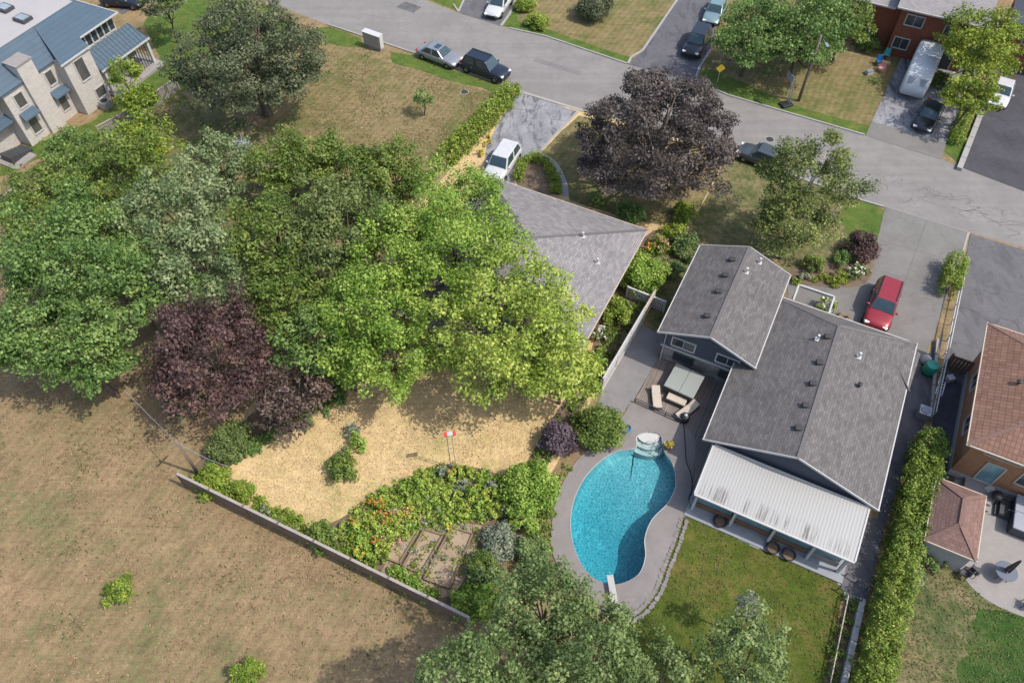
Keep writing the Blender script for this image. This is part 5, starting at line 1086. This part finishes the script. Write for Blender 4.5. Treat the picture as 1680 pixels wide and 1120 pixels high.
# toys on the lawn across the street
wire_chair('teal plastic chair on the lawn of the red brick house', (1452, 96), 4.2, 'teal_plastic', name='plastic_chair'); wire_chair('blue plastic chair on the lawn of the red brick house', (1440, 107), 4.6, 'blue_plastic', name='plastic_chair')
wire_chair('pink plastic chair on the lawn of the red brick house', (1444, 118), 4.0, 'pink_paint', name='plastic_chair')
cr_ = empty('toy_crate', G(1425, 122), .3, 'small white crate on the lawn beside the plastic chairs', 'crate'); b_ = MB(); b_.box((0, 0, .2), (.6, .45, .4)); b_.build('box', 'trim_white', cr_, bevel=.02); b_ = MB(); b_.box((0, 0, .41), (.63, .48, .04)); b_.build('lid', 'metal_grey', cr_)
tp_ = empty('blue_tarp', G(397, 240), .3, 'crumpled blue tarp over a low heap beneath the big dark tree', 'tarp'); b_ = MB(); rr_ = random.Random(2)
b_.lathe([(.8, 0), (.72, .3), (.5, .55), (.2, .7)], (0, 0, 0), 11); b_.v = [(x * rr_.uniform(.8, 1.2), y * rr_.uniform(.8, 1.2), z) for x, y, z in b_.v]; b_.build('sheet', 'cover_slate', tp_); b_ = MB(); b_.tube([(math.cos(t) * .78, math.sin(t) * .78, .16) for t in np.linspace(0, 6.28, 14)], .025, 5); b_.build('rope', 'blue_plastic', tp_)
# vegetable beds
def bed(label, cs):
    cs = px(cs); root = empty('raised_bed', cs[0], 0, label, 'raised bed')
    for i in range(4):
        a, b2 = cs[i] - cs[0], cs[(i + 1) % 4] - cs[0]; m_ = MB(); bar(m_, (a.x, a.y, .14), (b2.x, b2.y, .14), .10, .32); m_.build('board', 'bed_timber', root)
    m_ = MB(); m_.add([(p.x - cs[0].x, p.y - cs[0].y, .16) for p in cs], [(0, 1, 2, 3)]); o = m_.build('soil', 'dry_soil', root)
    if o.data.polygons[0].normal.z < 0: o.data.flip_normals()
    return root
bed('timber edged vegetable bed in the middle of the three beds', [(662, 931), (697, 870), (727, 880), (692, 942)]); bed('timber edged vegetable bed beside the grey leaved bush', [(696, 951), (741, 867), (776, 878), (738, 966)])
bed('timber edged vegetable bed beside the yellow flowers', [(628, 915), (664, 862), (690, 869), (656, 926)])

# ================================================================== TREES
MP = 'maples at the edge of the dry field'
tree('oak_tree', 'huge dark olive tree standing on the dry meadow beside the street', 'tree', (414, 108), 5.0, 7.5, 6.6, 'leaf_dark', .205, 1.2, boughs=34, clump=.11, ragged=.12, low=-.95, lump=.26, tr=.35)
tree('young_tree', 'light green young tree against the pale brick house', 'tree', (205, 122), 3.4, 1.9, 1.9, 'leaf_hedge', .2, 1, boughs=8, clump=.22); tree('young_tree', 'light green young tree growing through the grey picket fence', 'tree', (228, 168), 2.8, 2.1, 2.0, 'leaf_hedge', .2, 1, boughs=8, clump=.22)
tree('garden_tree', 'dark tree behind the huge olive tree, beside the driveway of the blue roofed house', 'tree', (268, 8), 4, 2.6, 2.6, 'leaf_dark', .24, 1, boughs=8, clump=.22)
LM = [  # the broadleaf wood at the left
 ('maple_tree', 'tallest maple of the wood, mid green and spreading over the dry field', (112, 430), 7.2, 5.4, 4.8, 'leaf_maple', 14), ('maple_tree', 'mid green maple at the field corner of the wood, low over the dry grass', (72, 555), 5.2, 3.7, 3.8, 'leaf_maple', 10), ('maple_tree', 'mid green maple beside the purple tree, reaching furthest into the dry field', (150, 590), 4.6, 3.2, 3.4, 'leaf_maple', 9),
 ('maple_tree', 'mid green maple between the tallest maple and the purple tree', (215, 478), 6.6, 4.1, 4.2, 'leaf_maple', 10), ('maple_tree', 'green maple behind the wood, above the grey picket fence', (190, 300), 6.2, 4.6, 3.8, 'leaf_thicket', 11), ('silver_maple', 'pale silvery maple in the middle of the wood', (290, 350), 6.6, 4.2, 4.0, 'leaf_silver', 10),
 ('silver_maple', 'pale silvery maple touching the purple tree', (325, 445), 6.4, 4.1, 4.0, 'leaf_silver', 10), ('silver_maple', 'small pale silvery tree by the blue tarp', (365, 275), 4.6, 3.0, 3.2, 'leaf_silver', 8), ('maple_tree', 'green maple beside the grey picket fence that runs out of the wood', (62, 345), 5.4, 3.5, 3.6, 'leaf_thicket', 9),
 ('bushy_tree', 'low green bushy tree near the pale brick house', (235, 238), 3.6, 2.9, 2.6, 'leaf_hedge', 8), ('bushy_tree', 'low dark green bushy tree at the foot of the pale house stairs', (115, 250), 2.8, 2.6, 2.2, 'leaf_maple', 8),
 ('thicket_tree', 'broad green thicket tree against the dry meadow, beneath the huge olive tree', (475, 275), 3.8, 3.6, 2.8, 'leaf_thicket', 9), ('thicket_tree', 'broad green thicket tree in the middle of the meadow edge', (560, 285), 3.8, 3.9, 2.9, 'leaf_thicket', 9), ('thicket_tree', 'broad green thicket tree at the end of the long clipped hedge', (645, 295), 3.8, 3.7, 2.9, 'leaf_thicket', 9),
 ('olive_tree', 'olive green tree behind the purple tree in the heart of the wood', (450, 390), 6.2, 4.2, 4.0, 'leaf_thicket', 10), ('olive_tree', 'olive green tree between the thicket and the bright locust trees', (560, 400), 6.8, 4.6, 4.3, 'leaf_olive', 11), ('olive_tree', 'small olive green tree wedged beside the purple tree', (475, 495), 5.2, 3.3, 3.4, 'leaf_thicket', 8)]
for nm, lab, at, zc, r, rz, mt, bo in LM: tree(nm, lab, 'tree', at, zc * .92, r * 1.06, rz * 1.05, mt, .205, 1.05, lump=.42, boughs=bo + 6, clump=.18 if r < 4 else .145, ragged=.28)
for lab, at, zc, r, rz in (('bright green locust tree over the bungalow driveway', (762, 345), 5.4, 4.0, 4.0), ('bright green locust tree over the middle of the bungalow roof', (745, 415), 6.6, 5.2, 4.4), ('bright green locust tree leaning over the wood side of the bungalow', (668, 425), 6.0, 4.2, 4.0),
                           ('bright green locust tree nearest the small olive tree', (612, 505), 6.0, 4.2, 4.0), ('bright green locust tree at the straw lawn edge', (642, 588), 4.4, 3.5, 3.4), ('low bright green locust tree beside the plum bush', (570, 590), 3.6, 2.7, 3.0)):
    tree('locust_tree', lab, 'tree', at, zc, r, rz, 'leaf_bright', .18, .9, boughs=16, clump=.17, airy=.3, ragged=.35, upb=.45)
tree('linden_tree', 'large lime yellow tree behind the bungalow, overhanging the straw lawn', 'tree', (830, 548), 5.4, 6.0, 6.0, 'leaf_lime', .195, 1.1, boughs=28, clump=.125, ragged=.18, low=-.9, lump=.28, tr=.26)
tree('linden_tree', 'smaller lime yellow tree leaning toward the white fence', 'tree', (922, 605), 4.0, 3.0, 3.2, 'leaf_lime', .22, .95, boughs=9, clump=.21)
tree('purple_maple', 'large wine purple maple at the corner of the wood', 'tree', (350, 592), 4.4, 4.8, 4.8, 'leaf_purple', .2, 1.1, boughs=20, clump=.145); tree('plum_bush', 'mauve brown plum tree at the corner of the straw lawn', 'tree', (480, 650), 2.6, 2.8, 2.7, 'leaf_plum_mix', .2, 1.1, boughs=10, clump=.22)
tree('bronze_beech', 'huge dark bronze beech beside the street', 'tree', (1076, 240), 4.6, 7.1, 6.2, 'leaf_bronze', .185, 1.6, boughs=44, clump=.11, ragged=.04, low=-.95, lump=.16, tr=.35)
tree('birch_tree', 'loose olive birch with pale trunk beside the grey hatchback', 'tree', (1325, 295), 6.0, 3.9, 4.6, 'leaf_birch', .175, 1.1, boughs=11, clump=.19, airy=.4, ragged=.4, bark='bark_pale', tr=.12); tree('birch_tree', 'lower dark olive tree between the birch and the split level house', 'tree', (1300, 372), 3.4, 3.6, 3.6, 'leaf_birch', .175, 1.15, boughs=9, clump=.21, airy=.2, tr=.12)
tree('silver_birch', 'thin bare tree with whitish twigs beside the olive birch', 'tree', (1386, 303), 3.6, 1.3, 1.8, 'leaf_grey', .12, .35, boughs=9, clump=.25, airy=.6, bark='bark_pale', tr=.06)
for lab, at, zc, r, rz, mt in (('green shade tree between the black suv and the utility pole', (1232, 65), 3.8, 4.8, 4.8, 'leaf_maple'), ('large green shade tree around the utility pole', (1320, 58), 4.4, 5.0, 5.2, 'leaf_maple'), ('green shade tree touching the red brick house', (1388, 40), 3.8, 3.4, 4.2, 'leaf_thicket'), ('yellow green tree beside the covered motorhome', (1606, 85), 4.4, 4.6, 4.8, 'leaf_yellowgreen'), ('low yellow green tree above the retaining wall', (1592, 160), 3.4, 2.8, 2.8, 'leaf_yellowgreen')):
    tree('shade_tree', lab, 'tree', at, zc, r, rz, mt, .205, 1.1, boughs=19, clump=.15, ragged=.22, low=-.92)
for lab, at, zc, r, rz, mt in (('feathery green tree by the deep end of the pool', (895, 995), 6.4, 2.9, 3.6, 'leaf_willow'), ('large feathery green tree beyond the end of the board fence', (970, 1075), 7.0, 3.2, 4.0, 'leaf_willow'), ('feathery green tree at the corner of the board fence', (845, 1085), 6.8, 2.7, 3.8, 'leaf_willow'), ('feathery green tree between the fence and the dry field', (748, 1125), 8.0, 2.6, 3.6, 'leaf_willow'),
                               ('feathery pale tree on the pool lawn', (1225, 1085), 6.2, 2.4, 3.4, 'leaf_willow'), ('feathery pale tree among the willows below the pool lawn', (1090, 1118), 5.8, 2.4, 3.0, 'leaf_willow')):
    tree('willow_tree', lab, 'tree', at, zc, r, rz, mt, .15, 1.05, boughs=18, clump=.17, airy=.3, ragged=.45, droop=.15)
tree('dark_tree', 'dark green tree between the purple maple and the locust trees', 'tree', (515, 560), 4.2, 2.9, 3.2, 'leaf_maple', .23, .95, boughs=13, clump=.18)
tree('young_spruce', 'slim pale pointed tree on the pool lawn', 'tree', (1222, 1000), 3.6, .8, 2.4, 'leaf_grey', .13, .9, boughs=9, clump=.3, airy=.2)
tree('young_tree', 'small round green tree alone on the dry meadow', 'tree', (694, 163), 1.7, 1.05, 1.05, 'leaf_maple', .15, .8, boughs=8, clump=.25)
# shrubs
for nm, lab, at, r, h, mt in (
 ('round_bush', 'small lime bush alone on the dry field', (194, 970), .9, 1.7, 'leaf_hedge'), ('round_bush', 'small green bush on the dry field with a second tuft of darker leaves', (404, 1103), .95, 1.6, 'leaf_hedge'), ('feathery_shrub', 'big feathery green shrub beside the bungalow eave', (1056, 445), 1.75, 2.6, 'leaf_bright'), ('round_bush', 'lime shrub between the bungalow and the white picket fence', (1010, 507), 1.15, 1.9, 'leaf_hedge'),
 ('round_bush', 'large round olive bush at the pool deck corner', (985, 697), 1.6, 2.4, 'leaf_thicket'), ('mauve_shrub', 'mauve purple shrub under the lime yellow tree', (915, 716), 1.25, 2.2, 'leaf_mauve'), ('round_bush', 'wide green bush at the edge of the straw lawn near the pool', (868, 795), 1.7, 2.1, 'leaf_bright'), ('round_bush', 'green bush beside the white fence, under the lime yellow tree', (972, 597), .95, 1.8, 'leaf_bright'),
 ('grey_bush', 'pale grey leaved bush beside the vegetable beds', (822, 890), 1.25, 1.7, 'leaf_grey'), ('round_bush', 'bright green bush at the pool end of the board fence', (765, 990), 1.0, 1.4, 'leaf_bright'), ('round_bush', 'dark green bush between the vegetable beds and the willows', (800, 945), 1.0, 1.6, 'leaf_willow'), ('round_bush', 'rounded olive bush against the board fence', (530, 878), 1.05, 1.4, 'leaf_thicket'),
 ('tall_shrub', 'tall light green shrub between the wide green bush and the grey leaved bush', (858, 850), 1.0, 2.2, 'leaf_bright'), ('tall_shrub', 'tall loose green shrub beside the pool deck and the willows', (872, 905), 1.1, 2.0, 'leaf_willow'), ('tall_shrub', 'tall green shrub behind the grey leaved bush', (790, 925), .9, 1.8, 'leaf_thicket'), ('tall_shrub', 'tall green shrub at the end of the vegetable beds', (800, 985), 1.0, 1.9, 'leaf_bright'),
 ('purple_shrub', 'wine purple maple shrub beside the concrete driveway', (1414, 402), 1.35, 2.0, 'leaf_purple'), ('olive_shrub', 'dull olive shrub below the large purple maple', (378, 722), 1.35, 2.0, 'leaf_olive'), ('dark_shrub', 'dark green shrub between the plum tree and the locust trees', (535, 600), 1.3, 2.0, 'leaf_maple'), ('dark_shrub', 'dark shrub in the shade of the large purple maple', (300, 655), 1.4, 1.8, 'leaf_dark'),
 ('dark_shrub', 'dark blue green shrub on the front lawn across the street', (975, 8), 1.9, 2.6, 'leaf_dark'), ('lime_shrub', 'lime bush by the driveway curb across the street', (882, 34), 1.3, 1.2, 'leaf_hedge'), ('lime_shrub', 'lime bush beside the white car across the street', (862, 6), 1.2, 1.3, 'leaf_hedge'), ('lime_shrub', 'small lime bush at the hot corner of the concrete driveway', (1378, 452), .65, 1.0, 'leaf_yellowgreen'),
 ('fern_shrub', 'ferny green shrub under the olive birch', (1335, 432), .9, 1.2, 'leaf_thicket'), ('dark_shrub', 'dark shrub between the olive birch and the purple maple shrub', (1382, 425), .8, 1.1, 'leaf_maple'), ('fern_shrub', 'grey green shrub at the corner of the split level wing', (1128, 402), 1.2, 1.6, 'leaf_willow'), ('fern_shrub', 'grey green shrub along the split level wing', (1105, 440), .9, 1.3, 'leaf_willow'),
 ('lime_shrub', 'lime shrub beneath the bronze beech', (1125, 348), 1.1, 1.5, 'leaf_hedge'), ('lime_shrub', 'yellow tinged shrub between the bronze beech and the bungalow', (1108, 380), 1.0, 1.3, 'leaf_yellowgreen'), ('dark_shrub', 'dark green shrub under the bronze beech by the bungalow roof edge', (1035, 350), 1.2, 1.5, 'leaf_maple'), ('dark_shrub', 'small dark shrub by the curved garden path', (975, 330), .8, 1.1, 'leaf_maple'),
 ('round_bush', 'clipped round green bush beside the small shed', (1525, 925), .62, 1.1, 'leaf_maple'), ('lime_shrub', 'lime shrub in front of the small shed', (1553, 915), .6, .9, 'leaf_yellowgreen'), ('grey_bush', 'low grey leaved plant at the lawn corner by the shed', (1508, 948), .55, .7, 'leaf_grey'), ('round_bush', 'green bush beside the garage of the red brick house', (1472, 72), 1.0, 1.7, 'leaf_thicket'),
 ('round_bush', 'green bush at the door of the red brick house', (1425, 70), 1.2, 1.5, 'leaf_maple'), ('round_bush', 'green bush between the hedge and the motorhome', (1545, 130), 1.0, 1.3, 'leaf_thicket'), ('lime_shrub', 'lime bush inside the corner of the board fence', (352, 787), 1.25, 1.3, 'leaf_hedge'), ('lime_shrub', 'bright bush along the board fence, next to the fence corner bush', (395, 803), .9, .9, 'leaf_hedge')):
    bush(nm, lab, at, r, h, mt, .11 if r < 1 else .15, 1.35)
bush('flowering_shrub', 'white flowering hydrangea beside the concrete driveway', (1408, 446), .85, 1.1, 'leaf_thicket', second='flower_white', flecks=14); bush('flowering_shrub', 'white flowering hydrangea beside the porch frame', (1358, 500), .8, 1.1, 'leaf_hedge', second='flower_white', flecks=7); bush('flowering_shrub', 'pale flowering shrub under the fence side of the bungalow', (985, 548), .7, .9, 'leaf_willow', second='flower_white', flecks=8)
bush('rust_shrub', 'low rust red shrub against the gutter of the split level house', (1382, 520), .5, .5, 'leaf_rust'); bush('flowering_shrub', 'orange pink flowering shrub at the bungalow corner', (1083, 400), .9, 1.2, 'leaf_hedge', second='flower_pink', flecks=9); bush('flowering_shrub', 'yellow pink flowering plant between the bungalow and the feathery shrub', (1065, 405), .6, .8, 'leaf_yellowgreen', second='flower_orange', flecks=6)
bush('pale_shrub', 'pale grassy shrub in the round driveway bed', (1320, 455), .5, .6, 'leaf_grey')
bush('island_shrub', 'dark green shrub at the lower end of the row on the straw lawn', (563, 766), 1.1, 1.4, 'leaf_thicket'); bush('island_shrub', 'bright green shrub in the middle of the row on the straw lawn', (584, 728), .8, 1.2, 'leaf_bright'); bush('island_shrub', 'grey green shrub at the street end of the row on the straw lawn', (574, 704), .65, 1.0, 'leaf_grey'); bush('island_shrub', 'pale dry plant beside the bright green shrub on the straw lawn', (562, 744), .6, .6, 'leaf_grey')
# hedges
hedge('clipped_hedge', 'long clipped hedge along the side of the bungalow driveway', [G(842, 158), G(790, 214), G(728, 272)], 1.5, 1.6, 'leaf_hedge'); hedge('curved_hedge', 'curved clipped hedge around the bed in front of the bungalow', smooth_poly(px([(850, 296), (858, 272), (878, 262), (898, 275), (910, 300), (912, 320)]), 3, False), .55, .7, 'leaf_hedge', .13)
hedge('oval_hedge', 'short rounded hedge at the end of the pipe fence', [G(1561, 440), G(1549, 490)], 1.15, 1.7, 'leaf_hedge', .12, rag=.05); hedge('cedar_hedge', 'tall long cedar hedge between the split level house and the shed', [G(1512, 738), G(1487, 850), G(1462, 950), G(1404, 1180)], 1.35, 2.4, 'leaf_cedar', .125, 1.35, rag=.16)
hedge('verge_hedge', 'low grassy hedge strip between the worn and the black driveways', [G(1592, 170), G(1563, 240)], .9, .7, 'leaf_hedge', .14)
GR = random.Random(21)
def inside(p, poly):
    c = False; j = len(poly) - 1
    for i in range(len(poly)):
        (xi, yi), (xj, yj) = poly[i], poly[j]
        if (yi > p[1]) != (yj > p[1]) and p[0] < (xj - xi) * (p[1] - yi) / (yj - yi) + xi: c = not c
        j = i
    return c
# low leaves that close the planted ground
def ground_cover(label, poly, n, mat, seed, h=.25, leaf=.16):
    rng = np.random.default_rng(seed); P_ = []; xs = [p[0] for p in poly]; ys = [p[1] for p in poly]
    while len(P_) < n:
        p = (rng.uniform(min(xs), max(xs)), rng.uniform(min(ys), max(ys)))
        if inside(p, poly): w = G(*p); P_.append((w.x, w.y, h * rng.random()))
    me = leaf_mesh('ground_cover', np.array(P_), np.full(n, .28), np.full(n, 26), leaf, rng, mat); o = bpy.data.objects.new('ground_cover', me); inst(o)
    tag(o, label, 'ground cover', kind='stuff')
# flower and vegetable garden
POLY = [(650, 800), (715, 768), (800, 776), (842, 812), (830, 850), (770, 858), (690, 862), (640, 900), (620, 930), (570, 905), (560, 870), (605, 825)]
KINDS = [('leafy_plant', 'bright green leafy plant in the curved flower bed', 'leaf_bright', None), ('leafy_plant', 'lime leafy plant in the curved flower bed', 'leaf_lime', None), ('day_lily', 'lily clump with orange flowers in the curved flower bed', 'leaf_hedge', 'flower_orange'), ('daisy_plant', 'yellow flowering clump in the curved flower bed', 'leaf_bright', 'flower_yellow'), ('grey_plant', 'silvery grey plant in the curved flower bed', 'leaf_grey', None)]
spots = []
tries = 0
while len(spots) < 84 and tries < 4000:
    tries += 1; p = (GR.uniform(555, 845), GR.uniform(765, 930))
    if inside(p, POLY) and all((p[0] - q[0]) ** 2 + ((p[1] - q[1]) * 1.25) ** 2 > 14.5 ** 2 for q in spots): spots.append(p)
protos = {}
ground_cover('pale straggling growth over the vegetable beds', [(640, 880), (690, 862), (790, 865), (775, 930), (740, 972), (690, 975), (630, 930)], 70, 'leaf_yellowgreen', 16, .35, .13)
ground_cover('dry pale growth over the vegetable beds', [(640, 880), (690, 862), (790, 865), (775, 930), (740, 972), (690, 975), (630, 930)], 55, 'leaf_grey', 17, .3, .12)
ground_cover('low lime green leaves filling the curved flower bed', [(x + (-6 if x < 700 else 0), y - 6) for x, y in POLY], 330, 'leaf_lime', 5)
ground_cover('low bright green leaves between the flowers of the curved bed', POLY, 260, 'leaf_bright', 25)
ground_cover('pale silvery leaves between the flowers of the curved bed', POLY, 60, 'leaf_grey', 26)
ground_cover('pinkish blooms in the middle of the curved bed', [(640, 835), (680, 815), (700, 850), (650, 895), (615, 900)], 26, 'flower_pink', 27, .45, .13)
ground_cover('loose green leaves between the pool deck and the flower garden', [(925, 765), (905, 800), (880, 850), (860, 900), (850, 960), (870, 985), (905, 940), (900, 880), (915, 810), (940, 765)], 130, 'leaf_thicket', 15)
ground_cover('yellow flecked leaves at the vegetable end of the flower bed', [(565, 868), (640, 830), (690, 858), (640, 905), (600, 915)], 45, 'flower_yellow', 6, .3, .13)
ground_cover('low green leaves along the garden side of the white fence', [(1060, 400), (1120, 375), (1110, 410), (1065, 490), (1010, 580), (960, 660), (905, 745), (850, 860), (800, 960), (770, 1010), (745, 990), (800, 900), (835, 825), (885, 730), (965, 600), (990, 530)], 420, 'leaf_thicket', 7)
ground_cover('low green leaves inside the board fence', [(310, 785), (345, 765), (420, 815), (510, 862), (560, 900), (640, 950), (770, 1012), (765, 1018), (620, 950), (500, 890)], 170, 'leaf_hedge', 8)
ground_cover('shade leaves between the wood and the straw lawn', [(330, 765), (430, 712), (545, 650), (560, 600), (600, 610), (560, 660), (450, 720), (390, 760)], 150, 'leaf_maple', 9)
for i, p in enumerate(spots):
    left = p[0] < 665; kk = GR.choices(range(5), (5, 6, 1.6 if left else .2, 1.5 if left else .7, .8 if left else 1.6))[0]; v_ = GR.randint(0, 1); key = (kk, v_)
    w = G(*p); nm, lab, m1, m2 = KINDS[kk]
    if key not in protos: protos[key] = o = bush(nm, lab, p, .42, .55 + .2 * v_, m1, .15, .9, 'plant', lab + 's', second=m2, flecks=9)
    else: o = copy_tree(protos[key])
    o.location = (w.x, w.y, 0); o.rotation_euler.z = GR.uniform(0, 6.3); s_ = GR.uniform(.75, 1.35); o.scale = (s_, s_, s_ * GR.uniform(.8, 1.2))
for nm, lab, m1, m2, line, num in (('border_plant', 'low plant in the border inside the board fence', 'leaf_hedge', None, [(415, 825), (500, 868)], 9), ('border_plant', 'pale plant in the border inside the board fence', 'leaf_grey', None, [(430, 842), (495, 872)], 4),
                                   ('bed_plant', 'small green plant growing around the vegetable beds', 'leaf_bright', None, [(640, 935), (720, 985)], 8), ('shade_plant', 'green plant under the fence beside the bungalow', 'leaf_thicket', None, [(1000, 545), (955, 630)], 6), ('shade_plant', 'ground plant along the white fence shade', 'leaf_bright', None, [(930, 690), (845, 850)], 8),
                                   ('strip_plant', 'small plant in the soil strip beside the tan rail', 'leaf_thicket', None, [(1392, 985), (1352, 1130)], 7), ('ferny_plant', 'ferny plant between the straw lawn and the plum tree', 'leaf_maple', None, [(395, 755), (560, 655)], 11), ('curb_plant', 'low plant in the bed in front of the concrete driveway', 'leaf_yellowgreen', None, [(1305, 460), (1395, 464)], 6),
                                   ('dry_plant', 'straw coloured plant beside the bungalow driveway', 'flower_yellow', None, [(806, 225), (788, 262)], 5), ('hedge_plant', 'loose green plant between the pool deck and the garden', 'leaf_thicket', None, [(905, 830), (880, 900)], 5)):
    base = None
    for i in range(num):
        t = (i + GR.uniform(.2, .8)) / num; p = (line[0][0] + (line[1][0] - line[0][0]) * t + GR.uniform(-8, 8), line[0][1] + (line[1][1] - line[0][1]) * t + GR.uniform(-6, 6)); w = G(*p)
        if base is None: base = o = bush(nm, lab, p, .45, .5, m1, .14, .85, 'plant', lab + 's')
        else: o = copy_tree(base)
        o.location = (w.x, w.y, 0); o.rotation_euler.z = GR.uniform(0, 6.3); s_ = GR.uniform(.7, 1.3); o.scale = (s_, s_, s_)
# the blades of the lawns: too many to count, one mass for each lawn
def blades(label, poly, n, mat, seed, leaf=.2, skip=None):
    rng = np.random.default_rng(seed); W_ = np.array([G(*p)[:2] for p in poly]); lo, hi = W_.min(0), W_.max(0); P_ = []
    wl_ = [tuple(p) for p in W_]
    cl = rng.uniform(lo, hi, size=(max(40, n // 60), 2))
    while len(P_) < n:
        c_ = cl[rng.integers(len(cl))] if rng.random() < .45 else None
        p = rng.uniform(lo, hi) if c_ is None else c_ + rng.normal(size=2) * .5
        if inside(p, wl_): P_.append((p[0], p[1], .03 + .04 * rng.random()))
    me = leaf_mesh('grass_blades', np.array(P_), np.full(n, .06), np.full(n, 1), leaf, rng, mat, upb=1.3, rnd=.5, aspect=.35, tvar=.6)
    o = bpy.data.objects.new('grass_blades', me); inst(o); tag(o, label, 'grass', kind='stuff'); LEAVES[0] += n
blades('dry straw blades over the open field', [(-40, 480), (200, 620), (300, 795), (770, 1030), (760, 1180), (-60, 1180)], 11000, 'straw_blade', 31, .15)
blades('olive weeds scattered over the open field', [(-40, 480), (200, 620), (300, 795), (770, 1030), (760, 1180), (-60, 1180)], 2600, 'green_blade', 32, .15)
blades('golden blades over the straw lawn', [(395, 790), (470, 700), (600, 640), (900, 700), (840, 770), (650, 790), (520, 860)], 6000, 'dry_blade', 33, .13)
blades('straw blades over the meadow by the street', [(520, 75), (640, 105), (800, 152), (820, 170), (725, 260), (600, 245), (480, 215)], 3500, 'straw_blade', 34, .16)
blades('green weeds over the meadow by the street', [(520, 60), (640, 95), (840, 152), (820, 170), (725, 260), (600, 245), (480, 215)], 1800, 'green_blade', 35, .16)
blades('green blades over the pool lawn', [(1122, 855), (1160, 855), (1260, 908), (1385, 958), (1350, 1120), (1000, 1120), (1080, 970)], 4500, 'green_blade', 36, .12)
blades('mixed blades over the lawn by the patio', [(1480, 1000), (1520, 935), (1560, 918), (1590, 960), (1625, 990), (1700, 1020), (1700, 1130), (1440, 1130)], 3000, 'green_blade', 37, .12)

print('LEAVES', LEAVES[0], 'objects', len(bpy.data.objects))
